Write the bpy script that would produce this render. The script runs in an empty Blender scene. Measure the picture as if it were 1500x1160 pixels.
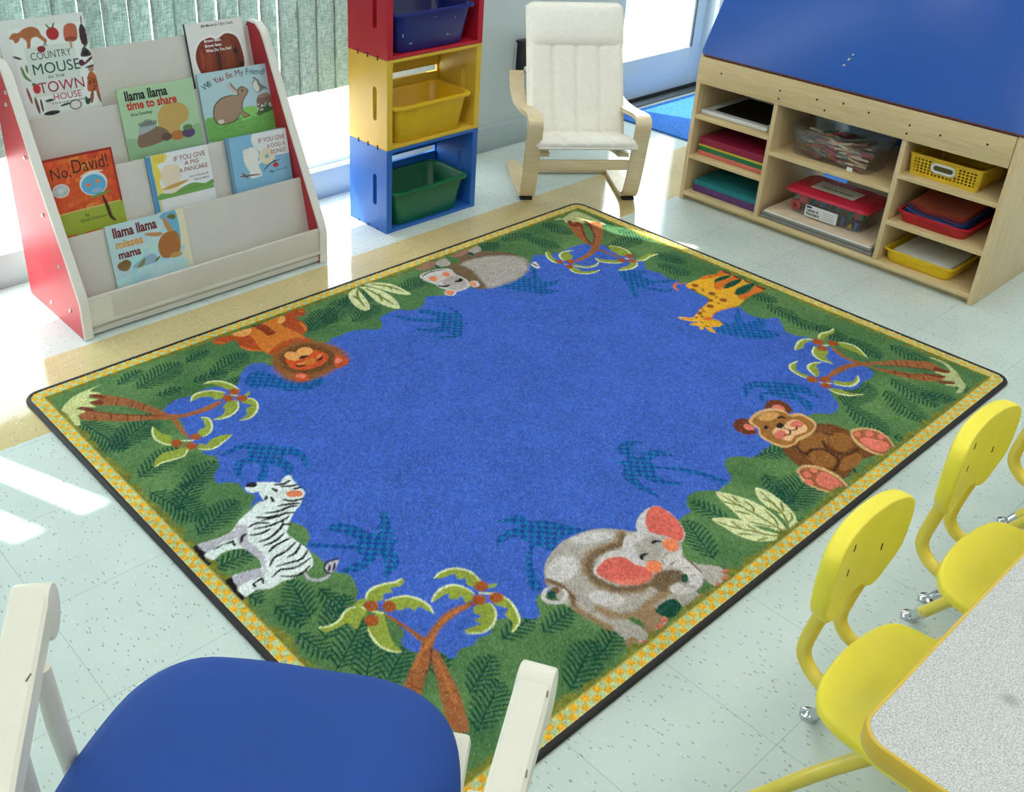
import bpy, bmesh, math, random
import numpy as np
from mathutils import Vector, Matrix
random.seed(7); rng = np.random.default_rng(7)
SC = bpy.context.scene; C = SC.collection
PI = math.pi; rad = math.radians

# ------------------------------------------------------------------ materials
def lin(c):
    return tuple(((v/255)/12.92 if v/255 <= .04045 else ((v/255+.055)/1.055)**2.4) for v in c)
def c4(c): return (*lin(c), 1)
class NT:
    def __init__(s, name):
        s.m = bpy.data.materials.new(name); s.m.use_nodes = True
        s.t = s.m.node_tree; s.n = s.t.nodes; s.b = s.n['Principled BSDF']; s.out = s.n['Material Output']
    def add(s, ty, **kw):
        n = s.n.new('ShaderNode'+ty)
        for k, v in kw.items():
            if k in n.inputs: n.inputs[k].default_value = v
            else: setattr(n, k, v)
        return n
    def l(s, a, b): s.t.links.new(a, b)
    def ramp(s, fac, stops):
        r = s.add('ValToRGB'); e = r.color_ramp.elements
        e[0].position, e[0].color = stops[0][0], stops[0][1]
        e[1].position, e[1].color = stops[-1][0], stops[-1][1]
        for p, c in stops[1:-1]:
            x = e.new(p); x.color = c
        s.l(fac, r.inputs[0]); return r
    def mix(s, fac, a, b, mode='MIX'):
        m = s.add('Mix', data_type='RGBA', blend_type=mode)
        for sock, v in ((m.inputs[0], fac), (m.inputs[6], a), (m.inputs[7], b)):
            if hasattr(v, 'links'): s.l(v, sock)
            else: sock.default_value = v
        return m.outputs[2]
    def math(s, op, a, b=0.0):
        m = s.add('Math', operation=op)
        for sock, v in ((m.inputs[0], a), (m.inputs[1], b)):
            if hasattr(v, 'links'): s.l(v, sock)
            else: sock.default_value = v
        return m.outputs[0]
MATS = {}
def mat(name, col, rough=.5, var=.05, scale=30, bump=0.0, bscale=200, metal=0, spec=.5, coat=0, stretch=None):
    if name in MATS: return MATS[name]
    k = NT(name); b = k.b
    tc = k.add('TexCoord'); src = tc.outputs['Object']
    if stretch:
        mp = k.add('Mapping'); mp.inputs['Scale'].default_value = stretch; k.l(src, mp.inputs[0]); src = mp.outputs[0]
    nz = k.add('TexNoise', Scale=scale, Detail=4.0); k.l(src, nz.inputs['Vector'])
    c = lin(col); a = tuple(max(0, v*(1-var)) for v in c); d = tuple(min(1, v*(1+var)) for v in c)
    r = k.ramp(nz.outputs['Fac'], [(.3, (*a, 1)), (.7, (*d, 1))])
    k.l(r.outputs[0], b.inputs['Base Color'])
    b.inputs['Roughness'].default_value = rough; b.inputs['Metallic'].default_value = metal
    b.inputs['Specular IOR Level'].default_value = spec; b.inputs['Coat Weight'].default_value = coat
    if bump:
        n2 = k.add('TexNoise', Scale=bscale, Detail=3.0); k.l(src, n2.inputs['Vector'])
        bp = k.add('Bump', Strength=bump, Distance=.002); k.l(n2.outputs['Fac'], bp.inputs['Height']); k.l(bp.outputs[0], b.inputs['Normal'])
    MATS[name] = k.m; return k.m
def wood(name, c1, c2, rough=.42, sc=(3, 30, 30)):
    if name in MATS: return MATS[name]
    k = NT(name); tc = k.add('TexCoord'); mp = k.add('Mapping'); mp.inputs['Scale'].default_value = sc
    k.l(tc.outputs['Object'], mp.inputs[0])
    n = k.add('TexNoise', Scale=2.2, Detail=6.0, Distortion=1.2); k.l(mp.outputs[0], n.inputs['Vector'])
    r = k.ramp(n.outputs['Fac'], [(.3, c4(c1)), (.7, c4(c2))]); k.l(r.outputs[0], k.b.inputs['Base Color'])
    k.b.inputs['Roughness'].default_value = rough
    MATS[name] = k.m; return k.m
def attr_mat(name, rough=.9, bump=0., spec=.2):
    if name in MATS: return MATS[name]
    k = NT(name); a = k.add('VertexColor', layer_name='Col'); k.l(a.outputs[0], k.b.inputs['Base Color'])
    k.b.inputs['Roughness'].default_value = rough; k.b.inputs['Specular IOR Level'].default_value = spec
    if bump:
        tc = k.add('TexCoord'); n2 = k.add('TexNoise', Scale=420., Detail=2.0); k.l(tc.outputs['Object'], n2.inputs['Vector'])
        bp = k.add('Bump', Strength=bump, Distance=.003); k.l(n2.outputs['Fac'], bp.inputs['Height']); k.l(bp.outputs[0], k.b.inputs['Normal'])
    MATS[name] = k.m; return k.m
def clear(name, tint, gloss=.12, rough=.08, haze=0.0):
    if name in MATS: return MATS[name]
    k = NT(name); k.n.remove(k.b)
    t = k.add('BsdfTransparent'); t.inputs[0].default_value = (*tint, 1)
    g = k.add('BsdfGlossy'); g.inputs['Roughness'].default_value = rough
    d = k.add('BsdfDiffuse'); d.inputs[0].default_value = (.8, .82, .84, 1)
    m0 = k.add('MixShader'); m0.inputs[0].default_value = haze; k.l(t.outputs[0], m0.inputs[1]); k.l(d.outputs[0], m0.inputs[2])
    m = k.add('MixShader'); m.inputs[0].default_value = gloss
    k.l(m0.outputs[0], m.inputs[1]); k.l(g.outputs[0], m.inputs[2]); k.l(m.outputs[0], k.out.inputs[0])
    MATS[name] = k.m; return k.m
def emit(name, col, st):
    k = NT(name); k.n.remove(k.b); e = k.add('Emission', Strength=st); e.inputs[0].default_value = (*col, 1)
    k.l(e.outputs[0], k.out.inputs[0]); MATS[name] = k.m; return k.m

# ------------------------------------------------------------------ objects
def tag(o, label=None, cat=None, group=None, kind=None):
    for key, v in (('label', label), ('category', cat), ('group', group), ('kind', kind)):
        if v: o[key] = v
    return o
def thing(name, label, cat, loc=(0, 0, 0), rotz=0, group=None):
    o = bpy.data.objects.new(name, None); C.objects.link(o); o.empty_display_size = .05
    o.location = loc; o.rotation_euler = (0, 0, rotz)
    return tag(o, label, cat, group)
def wm(o):
    M = Matrix.Identity(4)
    while o:
        M = o.matrix_basis @ M if False else (Matrix.LocRotScale(o.location, o.rotation_euler, o.scale) @ M); o = o.parent
    return M
def copy_tree(o, parent=None):
    c = o.copy(); C.objects.link(c)
    if parent: c.parent = parent
    for ch in list(o.children): copy_tree(ch, c)
    return c
def link_mesh(name, me, m, parent=None, label=None):
    o = bpy.data.objects.new(name, me); C.objects.link(o)
    if m: me.materials.append(m)
    if parent: o.parent = parent
    if label: o['label'] = label
    return o
def cat_rom(pts, n=6, closed=False):
    P = [np.array(p, float) for p in pts]; N = len(P); out = []
    rngk = range(N) if closed else range(N-1)
    for i in rngk:
        p1, p2 = P[i], P[(i+1) % N]
        p0 = P[i-1] if (closed or i > 0) else 2*p1-p2
        p3 = P[(i+2) % N] if (closed or i+2 < N) else 2*p2-p1
        for k in range(n):
            t = k/n
            out.append(.5*((2*p1)+(-p0+p2)*t+(2*p0-5*p1+4*p2-p3)*t*t+(-p0+3*p1-3*p2+p3)*t**3))
    if not closed: out.append(P[-1])
    return [tuple(p) for p in out]
def rrect(cx, cy, hx, hy, r, n=5):
    o = []
    for sx, sy, a0 in ((1, 1, 0), (-1, 1, 90), (-1, -1, 180), (1, -1, 270)):
        for k in range(n+1):
            a = rad(a0+90*k/n); o.append((cx+sx*(hx-r)+r*math.cos(a), cy+sy*(hy-r)+r*math.sin(a)))
    return o
class MB:
    def __init__(s): s.bm = bmesh.new()
    def _bev(s, faces, bev, seg=2):
        if bev:
            es = {e for f in faces for e in f.edges}
            bmesh.ops.bevel(s.bm, geom=list(es), offset=bev, segments=seg, profile=.5, affect='EDGES', clamp_overlap=True)
    def box(s, x0, x1, y0, y1, z0, z1, bev=.002, M=None, seg=2):
        v = [Vector((x, y, z)) for z in (z0, z1) for y in (y0, y1) for x in (x0, x1)]
        if M: v = [M @ a for a in v]
        v = [s.bm.verts.new(a) for a in v]
        f = [s.bm.faces.new([v[i] for i in q]) for q in ((0, 2, 3, 1), (4, 5, 7, 6), (0, 1, 5, 4), (2, 6, 7, 3), (0, 4, 6, 2), (1, 3, 7, 5))]
        s._bev(f, bev, seg); return s
    def prism(s, poly, fn, a0, a1, bev=0, seg=2):
        """poly 2-d, fn(u, v, w) -> xyz, extruded for w in a0..a1"""
        lo = [s.bm.verts.new(fn(u, v, a0)) for u, v in poly]; hi = [s.bm.verts.new(fn(u, v, a1)) for u, v in poly]
        n = len(poly); f = [s.bm.faces.new(lo[::-1]), s.bm.faces.new(hi)]
        for i in range(n): f.append(s.bm.faces.new((lo[i], lo[(i+1) % n], hi[(i+1) % n], hi[i])))
        if bev:
            es = list(f[0].edges)+list(f[1].edges)
            bmesh.ops.bevel(s.bm, geom=es, offset=bev, segments=seg, profile=.5, affect='EDGES', clamp_overlap=True)
        return s
    def loft(s, loops, cap0=True, cap1=True, closed=True):
        R = [[s.bm.verts.new(p) for p in l] for l in loops]; n = len(R[0])
        for a, b in zip(R, R[1:]):
            for i in range(n if closed else n-1):
                s.bm.faces.new((a[i], a[(i+1) % n], b[(i+1) % n], b[i]))
        if cap0: s.bm.faces.new(R[0][::-1])
        if cap1: s.bm.faces.new(R[-1])
        return s
    def tube(s, pts, r, n=12):
        P = [Vector(p) for p in pts]; loops = []
        t = (P[1]-P[0]).normalized(); up = Vector((0, 0, 1)) if abs(t.z) < .9 else Vector((1, 0, 0))
        a = t.cross(up).normalized()
        for i, p in enumerate(P):
            t = ((P[min(i+1, len(P)-1)]-P[max(i-1, 0)])).normalized()
            a = (a-t*a.dot(t)).normalized(); b = t.cross(a)
            rr = r[i] if isinstance(r, (list, tuple)) else r
            loops.append([p+(a*math.cos(2*PI*k/n)+b*math.sin(2*PI*k/n))*rr for k in range(n)])
        return s.loft(loops)
    def lathe(s, prof, c, n=20, axis=None):
        c = Vector(c); ax = Vector(axis or (0, 0, 1)).normalized(); u = ax.orthogonal().normalized(); w = ax.cross(u)
        return s.loft([[c+ax*z+(u*math.cos(2*PI*k/n)+w*math.sin(2*PI*k/n))*max(r, 1e-4) for k in range(n)] for r, z in prof])
    def strip(s, path, th, x0, x1, fn=lambda u, v, w: (w, u, v), bev=.004):
        """bent board: path of (u, v), thickness th to the left of travel, width x0..x1"""
        n = len(path); loops = []
        for i, p in enumerate(path):
            a = path[max(i-1, 0)]; b = path[min(i+1, n-1)]; d = np.array(b)-np.array(a); d = d/(np.linalg.norm(d)+1e-9); nn = np.array((-d[1], d[0]))
            q = np.array(p)+nn*th
            e = min(bev, th*.45)
            i0 = np.array(p)+nn*e; i1 = q-nn*e
            loops.append([fn(p[0], p[1], x0+e), fn(p[0], p[1], x1-e), fn(i0[0], i0[1], x1), fn(i1[0], i1[1], x1), fn(q[0], q[1], x1-e), fn(q[0], q[1], x0+e), fn(i1[0], i1[1], x0), fn(i0[0], i0[1], x0)])
        return s.loft(loops)
    def build(s, name, m, parent=None, world=True, label=None, smooth=35):
        if parent and world:
            Mi = wm(parent).inverted()
            for v in s.bm.verts: v.co = Mi @ v.co
        bmesh.ops.recalc_face_normals(s.bm, faces=s.bm.faces)
        me = bpy.data.meshes.new(name); s.bm.to_mesh(me); s.bm.free()
        if smooth:
            me.polygons.foreach_set('use_smooth', [True]*len(me.polygons)); me.set_sharp_from_angle(angle=rad(smooth))
        return link_mesh(name, me, m, parent, label)
def struct(o): o['kind'] = 'structure'; return o

# ------------------------------------------------------------------ painted surfaces (yarn and print colours)
class Canvas:
    """colour grid over w x h millimetres, origin bottom left; drawn twice as fine as the mesh"""
    def __init__(s, w, h, cell, base, ox=0, oy=0):
        s.cell = cell; s.nx, s.ny = int(round(w/cell)), int(round(h/cell)); s.sx, s.sy = w/s.nx, h/s.ny
        s.ox, s.oy = ox, oy; s.W, s.H = (s.nx+1)*2, (s.ny+1)*2
        s.a = np.empty((s.H, s.W, 3)); s.a[:] = lin(base)
        s.X = (np.arange(s.W)-.5)*s.sx/2+ox; s.Y = (np.arange(s.H)-.5)*s.sy/2+oy
    prob = 1
    def bbox(s, P, pad=0):
        x0, y0 = P.min(0)-pad; x1, y1 = P.max(0)+pad
        i0, i1 = np.searchsorted(s.X, (x0, x1)); j0, j1 = np.searchsorted(s.Y, (y0, y1)); return i0, i1, j0, j1
    def pmask(s, P):
        i0, i1, j0, j1 = s.bbox(P)
        if i1 <= i0 or j1 <= j0: return None
        X, Y = np.meshgrid(s.X[i0:i1], s.Y[j0:j1]); m = np.zeros(X.shape, bool); Q = np.roll(P, -1, 0)
        for (xa, ya), (xb, yb) in zip(P, Q):
            if ya == yb: continue
            c = ((ya > Y) != (yb > Y)) & (X < (xb-xa)*(Y-ya)/(yb-ya)+xa); m ^= c
        return m, (slice(j0, j1), slice(i0, i1)), X, Y
    def fill(s, P, col, smooth=False):
        P = np.array(cat_rom(P, 5, True) if smooth else P, float); r = s.pmask(P)
        if r is None: return
        m, sl, X, Y = r
        c = col(X, Y) if callable(col) else lin(col)
        if s.prob < 1: m &= rng.random(m.shape) < s.prob
        v = s.a[sl]; v[m] = c[m] if callable(col) else c
    def ell(s, cx, cy, rx, ry, col, rot=0):
        t = np.arange(28)/28*2*PI; cr, sr = math.cos(rad(rot)), math.sin(rad(rot))
        s.fill([(cx+rx*math.cos(a)*cr-ry*math.sin(a)*sr, cy+rx*math.cos(a)*sr+ry*math.sin(a)*cr) for a in t], col)
    def line(s, pts, w, col, taper=True, smooth=True):
        P = np.array(cat_rom(pts, 5) if smooth and len(pts) > 2 else pts, float); n = len(P)-1
        i0, i1, j0, j1 = s.bbox(P, w)
        if i1 <= i0 or j1 <= j0: return
        X, Y = np.meshgrid(s.X[i0:i1], s.Y[j0:j1]); m = np.zeros(X.shape, bool)
        for k in range(n):
            a, b = P[k], P[k+1]; d = b-a; L = d@d+1e-9
            t = np.clip(((X-a[0])*d[0]+(Y-a[1])*d[1])/L, 0, 1); q = (k+t)/n
            hw = w/2*(.35+.65*np.sqrt(np.sin(PI*np.clip(q, 0, 1))+1e-9)) if taper else w/2
            m |= (X-a[0]-t*d[0])**2+(Y-a[1]-t*d[1])**2 < hw**2
        if s.prob < 1: m &= rng.random(m.shape) < s.prob
        v = s.a[j0:j1, i0:i1]; v[m] = lin(col)
    def grid(s):
        a = s.a.reshape(s.ny+1, 2, s.nx+1, 2, 3).mean((1, 3)); return a
def grid_mesh(name, nx, ny, co, cols):
    """co (ny+1, nx+1, 3) cols same -> mesh with a point colour attribute"""
    me = bpy.data.meshes.new(name); nv = (nx+1)*(ny+1); nf = nx*ny
    me.vertices.add(nv); me.vertices.foreach_set('co', co.reshape(-1).astype(np.float32))
    i = np.arange(nx)[None, :]+np.arange(ny)[:, None]*(nx+1); q = np.stack([i, i+1, i+nx+2, i+nx+1], -1).reshape(-1)
    me.loops.add(nf*4); me.loops.foreach_set('vertex_index', q.astype(np.int32))
    me.polygons.add(nf); me.polygons.foreach_set('loop_start', (np.arange(nf)*4).astype(np.int32))
    me.polygons.foreach_set('use_smooth', np.ones(nf, bool)); me.update(calc_edges=True)
    ca = me.color_attributes.new('Col', 'FLOAT_COLOR', 'POINT'); c = np.ones((nv, 4), np.float32); c[:, :3] = cols.reshape(-1, 3)
    ca.data.foreach_set('color', c.reshape(-1)); return me
def text_geo(body, size=1., bold=0., shear=0.):
    cu = bpy.data.curves.new('lettering', 'FONT'); cu.body = body; cu.size = size; cu.offset = bold; cu.shear = shear; cu.resolution_u = 4
    o = bpy.data.objects.new('lettering', cu); C.objects.link(o); bpy.context.view_layer.update()
    dg = bpy.context.evaluated_depsgraph_get(); me = bpy.data.meshes.new_from_object(o.evaluated_get(dg))
    v = np.array([w.co[:2] for w in me.vertices]) if len(me.vertices) else np.zeros((0, 2)); f = [tuple(p.vertices) for p in me.polygons]
    bpy.data.objects.remove(o); bpy.data.curves.remove(cu); bpy.data.meshes.remove(me); return v, f
def letter(bm, body, o, u, v, x, y, w=None, h=.02, rot=0, bold=0., shear=0., lift=.0006):
    """set text with its left baseline at (x, y) in plane (o,u,v), cap height h, squeezed to width w"""
    V, F = text_geo(body, 1., bold, shear)
    if not len(V): return
    V = V-np.array([V[:, 0].min(), 0]); W = V[:, 0].max(); k = h/.7
    V = V*np.array([(w/W) if w else k, k]); a = rad(rot); V = V@np.array([[math.cos(a), math.sin(a)], [-math.sin(a), math.cos(a)]])
    o, u, v = Vector(o), Vector(u), Vector(v); n = u.cross(v)
    vs = [bm.verts.new(o+u*(x+p[0])+v*(y+p[1])+n*lift) for p in V]
    for f in F:
        try: bm.faces.new([vs[i] for i in f])
        except ValueError: pass
# ------------------------------------------------------------------ camera
CAM = dict(f=1504.225, yaw=.829357, pitch=.503942, roll=.033461, loc=(-1.94574, -1.69299, 1.64022), pp=(644.615, 467.688))
def make_camera():
    cy, sy = math.cos(CAM['yaw']), math.sin(CAM['yaw']); cp, sp = math.cos(CAM['pitch']), math.sin(CAM['pitch'])
    f = Vector((cy*cp, sy*cp, -sp)); r = Vector((sy, -cy, 0)); u = r.cross(f)
    c, s = math.cos(CAM['roll']), math.sin(CAM['roll']); r, u = c*r+s*u, -s*r+c*u
    cd = bpy.data.cameras.new('camera'); o = bpy.data.objects.new('camera', cd); C.objects.link(o)
    o.matrix_world = Matrix.Translation(CAM['loc']) @ Matrix((r, u, -f)).transposed().to_4x4()
    cd.sensor_width = 36; cd.sensor_fit = 'HORIZONTAL'; cd.lens = CAM['f']/1500*36
    cd.shift_x = (750-CAM['pp'][0])/1500; cd.shift_y = (CAM['pp'][1]-580)/1500; cd.clip_start = .02; cd.clip_end = 100
    SC.camera = o
make_camera()

# ------------------------------------------------------------------ light
EXT, SUN, CEIL = 6.0, 7.5, 4.7
w = bpy.data.worlds.new('sky'); SC.world = w; w.use_nodes = True
w.node_tree.nodes['Background'].inputs[0].default_value = (.86, .95, 1.0, 1); w.node_tree.nodes['Background'].inputs[1].default_value = EXT
sd = bpy.data.lights.new('sun', 'SUN'); sd.energy = SUN; sd.angle = rad(.6); sd.color = (1, .97, .9)
so = bpy.data.objects.new('sun', sd); C.objects.link(so); so.rotation_euler = Vector((.4, -1, -1.75)).to_track_quat('-Z', 'Y').to_euler()
vs = SC.view_settings; SC.display_settings.display_device = 'sRGB'; vs.view_transform = 'Standard'; vs.look = 'None'; vs.exposure = .45; vs.gamma = 1; vs.use_curve_mapping = False

# ------------------------------------------------------------------ setting
WY = 1.6                                  # window wall
def floor_material():
    k = NT('vinyl_tile'); b = k.b; tc = k.add('TexCoord'); P = tc.outputs['Object']
    sep = k.add('SeparateXYZ'); k.l(P, sep.inputs[0]); x, y = sep.outputs[0], sep.outputs[1]
    n0 = k.add('TexNoise', Scale=5., Detail=5.0); k.l(P, n0.inputs['Vector'])
    base = k.ramp(n0.outputs['Fac'], [(.3, c4((204, 218, 213))), (.7, c4((213, 226, 221)))]).outputs[0]
    tan = k.ramp(n0.outputs['Fac'], [(.3, c4((204, 186, 134))), (.7, c4((216, 198, 146)))]).outputs[0]
    in1 = k.math('GREATER_THAN', y, .685); in2 = k.math('LESS_THAN', y, 1.062); col = k.mix(k.math('MULTIPLY', in1, in2), base, tan)
    # flecks: stretched voronoi spots, kept where a coarse noise allows
    wob = k.add('TexNoise', Scale=140., Detail=2.0); k.l(P, wob.inputs['Vector']); wv = k.math('MULTIPLY', wob.outputs['Fac'], 2.0)
    for sc, rot, th, c, keep in ((82, .5, .105, (96, 116, 116), .8), (90, 1.9, .13, (224, 235, 231), .8), (70, 2.6, .10, (136, 156, 154), .76), (56, 1.1, .055, (156, 124, 112), .8)):
        mp = k.add('Mapping'); mp.inputs['Rotation'].default_value = (0, 0, rot); mp.inputs['Scale'].default_value = (1, .36, 1); k.l(P, mp.inputs[0])
        vo = k.add('TexVoronoi', Scale=float(sc), voronoi_dimensions='2D'); k.l(mp.outputs[0], vo.inputs['Vector'])
        sepc = k.add('SeparateXYZ'); k.l(vo.outputs['Color'], sepc.inputs[0])
        m = k.math('MULTIPLY', k.math('LESS_THAN', k.math('MULTIPLY', vo.outputs['Distance'], wv), th), k.math('GREATER_THAN', sepc.outputs[0], keep))
        col = k.mix(k.math('MULTIPLY', m, .62), col, c4(c))
    # tile seams every .305 m
    for ax, off in ((x, .07), (y, .07)):
        f = k.math('FRACT', k.math('MULTIPLY', k.math('ADD', ax, 20+off), 1/.305))
        d = k.math('ABSOLUTE', k.math('SUBTRACT', f, .5)); m = k.math('GREATER_THAN', d, .4965)
        col = k.mix(k.math('MULTIPLY', m, .35), col, c4((120, 140, 138)))
    k.l(col, b.inputs['Base Color'])
    n1 = k.add('TexNoise', Scale=2.5, Detail=3.0); k.l(P, n1.inputs['Vector'])
    rr = k.ramp(n1.outputs['Fac'], [(.3, (.05, .05, .05, 1)), (.7, (.14, .14, .14, 1))]); k.l(rr.outputs[0], b.inputs['Roughness'])
    b.inputs['Specular IOR Level'].default_value = .6
    n2 = k.add('TexNoise', Scale=14., Detail=2.0); k.l(P, n2.inputs['Vector'])
    bp = k.add('Bump', Strength=.06, Distance=.004); k.l(n2.outputs['Fac'], bp.inputs['Height']); k.l(bp.outputs[0], b.inputs['Normal'])
    return k.m
XL, XR, YB, ZC = -3.2, 4.0, -3.6, 2.7
struct(MB().box(XL, XR, YB, WY+.12, -.1, 0, 0).build('floor', floor_material()))
wallm = mat('wall_paint', (196, 209, 212), .6, .02, 3)
struct(MB().box(XL, XR, YB, WY+.12, ZC, ZC+.1, 0).build('ceiling', mat('ceiling_tile', (240, 240, 236), .9, .03, 8)))
struct(MB().box(XL-.1, XL, YB, WY+.12, 0, ZC, 0).build('wall_left', wallm))
struct(MB().box(XR, XR+.1, YB, WY+.12, 0, ZC, 0).build('wall_right', wallm))
struct(MB().box(XL, XR, YB-.1, YB, 0, ZC, 0).build('wall_back', wallm))
WX0, WX1, WZ0, WZ1 = -3.0, .745, .125, 2.46         # window opening
DX0, DX1, DZ1 = 2.24, 3.06, 2.1                   # door opening
def yb(x0, x1, z0, z1): b.box(x0, x1, WY, WY+.12, z0, z1, 0)
b = MB(); yb(XL, WX0, 0, ZC); yb(WX0, WX1, 0, WZ0); yb(WX0, WX1, WZ1, ZC); yb(WX1, DX0, 0, ZC); yb(DX0, DX1, DZ1, ZC); yb(DX1, XR, 0, ZC)
struct(b.build('wall_front', wallm))
bb = mat('cove_base', (176, 190, 194), .45, .03, 4)
b = MB().box(XL, DX0-.02, WY-.012, WY+.001, .0, .122, .003); struct(b.build('baseboard_front', bb))
b = MB().box(DX1+.1, XR, WY-.012, WY+.001, .0, .122, .003); struct(b.build('baseboard_front', bb))
alu = mat('white_frame', (226, 234, 236), .4, .02, 6)
win = struct(thing('window_1', None, None, ((WX0+WX1)/2, WY+.06, WZ0)))
b = MB()
for x in (WX0+.02, -1.86, -.58, WX1-.02): b.box(x-.022, x+.022, WY+.03, WY+.09, WZ0, WZ1, .004)
for z in (WZ0+.005, WZ1-.02): b.box(WX0, WX1, WY+.03, WY+.09, z-.012, z+.012, .004)
b.build('window_frame', alu, win)
MB().box(WX0+.02, WX1-.02, WY+.055, WY+.061, WZ0+.02, WZ1-.03, 0).build('window_pane', clear('window_glass', (.97, .99, .99), .05, .02), win)
door = struct(thing('door_1', None, None, ((DX0+DX1)/2, WY+.07, 0)))
b = MB(); y0, y1 = WY+.06, WY+.105
b.box(DX0+.005, DX0+.1, y0, y1, .01, DZ1-.01, .004); b.box(DX1-.1, DX1-.008, y0, y1, .01, DZ1-.01, .004); b.box(DX0+.1, DX1-.1, y0, y1, .01, .245, .004); b.box(DX0+.1, DX1-.1, y0, y1, DZ1-.12, DZ1-.01, .004)
doorm = mat('door_paint', (204, 220, 228), .4, .02, 4)
b.build('door_leaf', doorm, door)
MB().box(DX0+.1, DX1-.1, y0+.018, y0+.026, .245, DZ1-.12, 0).build('door_pane', MATS['window_glass'], door)
b = MB(); g = .012
for x0, x1, z0, z1 in ((DX1-.1-g, DX1-.1, .245, DZ1-.12),): b.box(x0, x1, y0-.004, y0+.01, z0, z1, .002)
b.build('glazing_bead', mat('dark_gasket', (70, 80, 86), .6), door)
b = MB(); b.box(DX1-.008, DX1+.09, WY-.02, WY+.01, 0, DZ1+.09, .004); b.box(DX0-.0, DX1, WY-.02, WY+.01, DZ1, DZ1+.09, .004)
b.build('door_casing', mat('casing_paint', (222, 232, 236), .45, .02, 4), door)
MB().box(DX0, DX1, WY+.0, WY+.12, .0005, .012, .003).build('threshold', mat('threshold_metal', (120, 128, 130), .35, .05, 20, metal=.6), door)
MB().box(DX0+.01, DX1-.01, WY+.052, WY+.075, .012, .03, .002).build('door_sweep', mat('black_rubber', (24, 25, 27), .7), door)
struct(MB().box(-9, 10, WY+.13, 12, -.06, -.01, 0).build('pavement', mat('concrete', (206, 206, 200), .9, .06, 3)))
# unseen ceiling troffers; some added as fill, one to brighten the yellow chairs
for i, (x, y, lab) in enumerate(((1.2, .9, 'ceiling light panel above the rug and the storage unit'), (-.9, -.2, 'ceiling light panel above the white rocking chair'), (1.95, -2.5, 'ceiling light panel above the grey table'), (-.9, -2.5, 'ceiling light panel behind the rocking chair'), (3.3, 1.05, 'ceiling light panel above the blue door rug'), (3.4, -2.5, 'ceiling light panel in the far corner behind the storage unit'), (.4, -1.6, 'added fill light panel above the yellow chairs'), (-2.5, -.9, 'ceiling light panel by the left wall'))):
    t = thing('ceiling_light', lab, 'ceiling light', (x, y, ZC-.03), 0, 'ceiling light panels')
    MB().box(x-.62, x+.62, y-.32, y+.32, ZC-.03, ZC-.001, .004).build('light_frame', alu, t)
    MB().box(x-.57, x+.57, y-.27, y+.27, ZC-.036, ZC-.031, 0).build('diffuser', MATS.get('lamp') or emit('lamp', (1, .98, .94), CEIL), t)

# ------------------------------------------------------------------ vertical blinds
def blind_material():
    k = NT('blind_fabric'); k.n.remove(k.b); tc = k.add('TexCoord'); mp = k.add('Mapping'); k.l(tc.outputs['Object'], mp.inputs[0])
    fac = None
    for s in ((260, 260, 30), (40, 40, 300)):
        m2 = k.add('Mapping'); m2.inputs['Scale'].default_value = s; k.l(tc.outputs['Object'], m2.inputs[0])
        n = k.add('TexNoise', Scale=1., Detail=3.0); k.l(m2.outputs[0], n.inputs['Vector'])
        fac = n.outputs['Fac'] if fac is None else k.math('MULTIPLY', k.math('ADD', fac, n.outputs['Fac']), .5)
    r = k.ramp(fac, [(.4, c4((142, 158, 152))), (.6, c4((190, 202, 197)))])
    d = k.add('BsdfDiffuse'); tr = k.add('BsdfTranslucent'); k.l(r.outputs[0], d.inputs[0]); k.l(r.outputs[0], tr.inputs[0])
    m = k.add('MixShader'); m.inputs[0].default_value = .42; k.l(d.outputs[0], m.inputs[1]); k.l(tr.outputs[0], m.inputs[2]); k.l(m.outputs[0], k.out.inputs[0]); return k.m
bm_ = blind_material(); BY = 1.535
bl = thing('vertical_blinds', 'grey green woven vertical blinds hanging across the bright window', 'blinds', (-.9, BY, .47))
MB().box(-2.95, .68, BY-.03, BY+.03, 2.48, 2.53, .004).build('headrail', alu, bl)
x = .62; i = 0
while x > -2.9:
    if not (-1.775 < x < -1.69 or -1.90 < x < -1.86):  # unseen slats left out, a made-up gap for sun patches on the floor
        a = rad(12+7*math.sin(i*2.3) if x < .25 else 3); c, s = math.cos(a), math.sin(a); hw = .0462
        pts = []
        for q in (-1, -.5, 0, .5, 1):
            pts.append((x+q*hw*c, BY+q*hw*s+.004*(1-q*q)))
        b = MB(); lo = [(u, v) for u, v in pts]; up = [(u, v+.0012) for u, v in pts[::-1]]
        b.prism(lo+up, lambda u, v, w_: (u, v, w_), .472+.002*math.sin(i*1.7), 2.48)
        b.build('slat', bm_, bl, smooth=50)
    x -= .0835; i += 1
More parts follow.
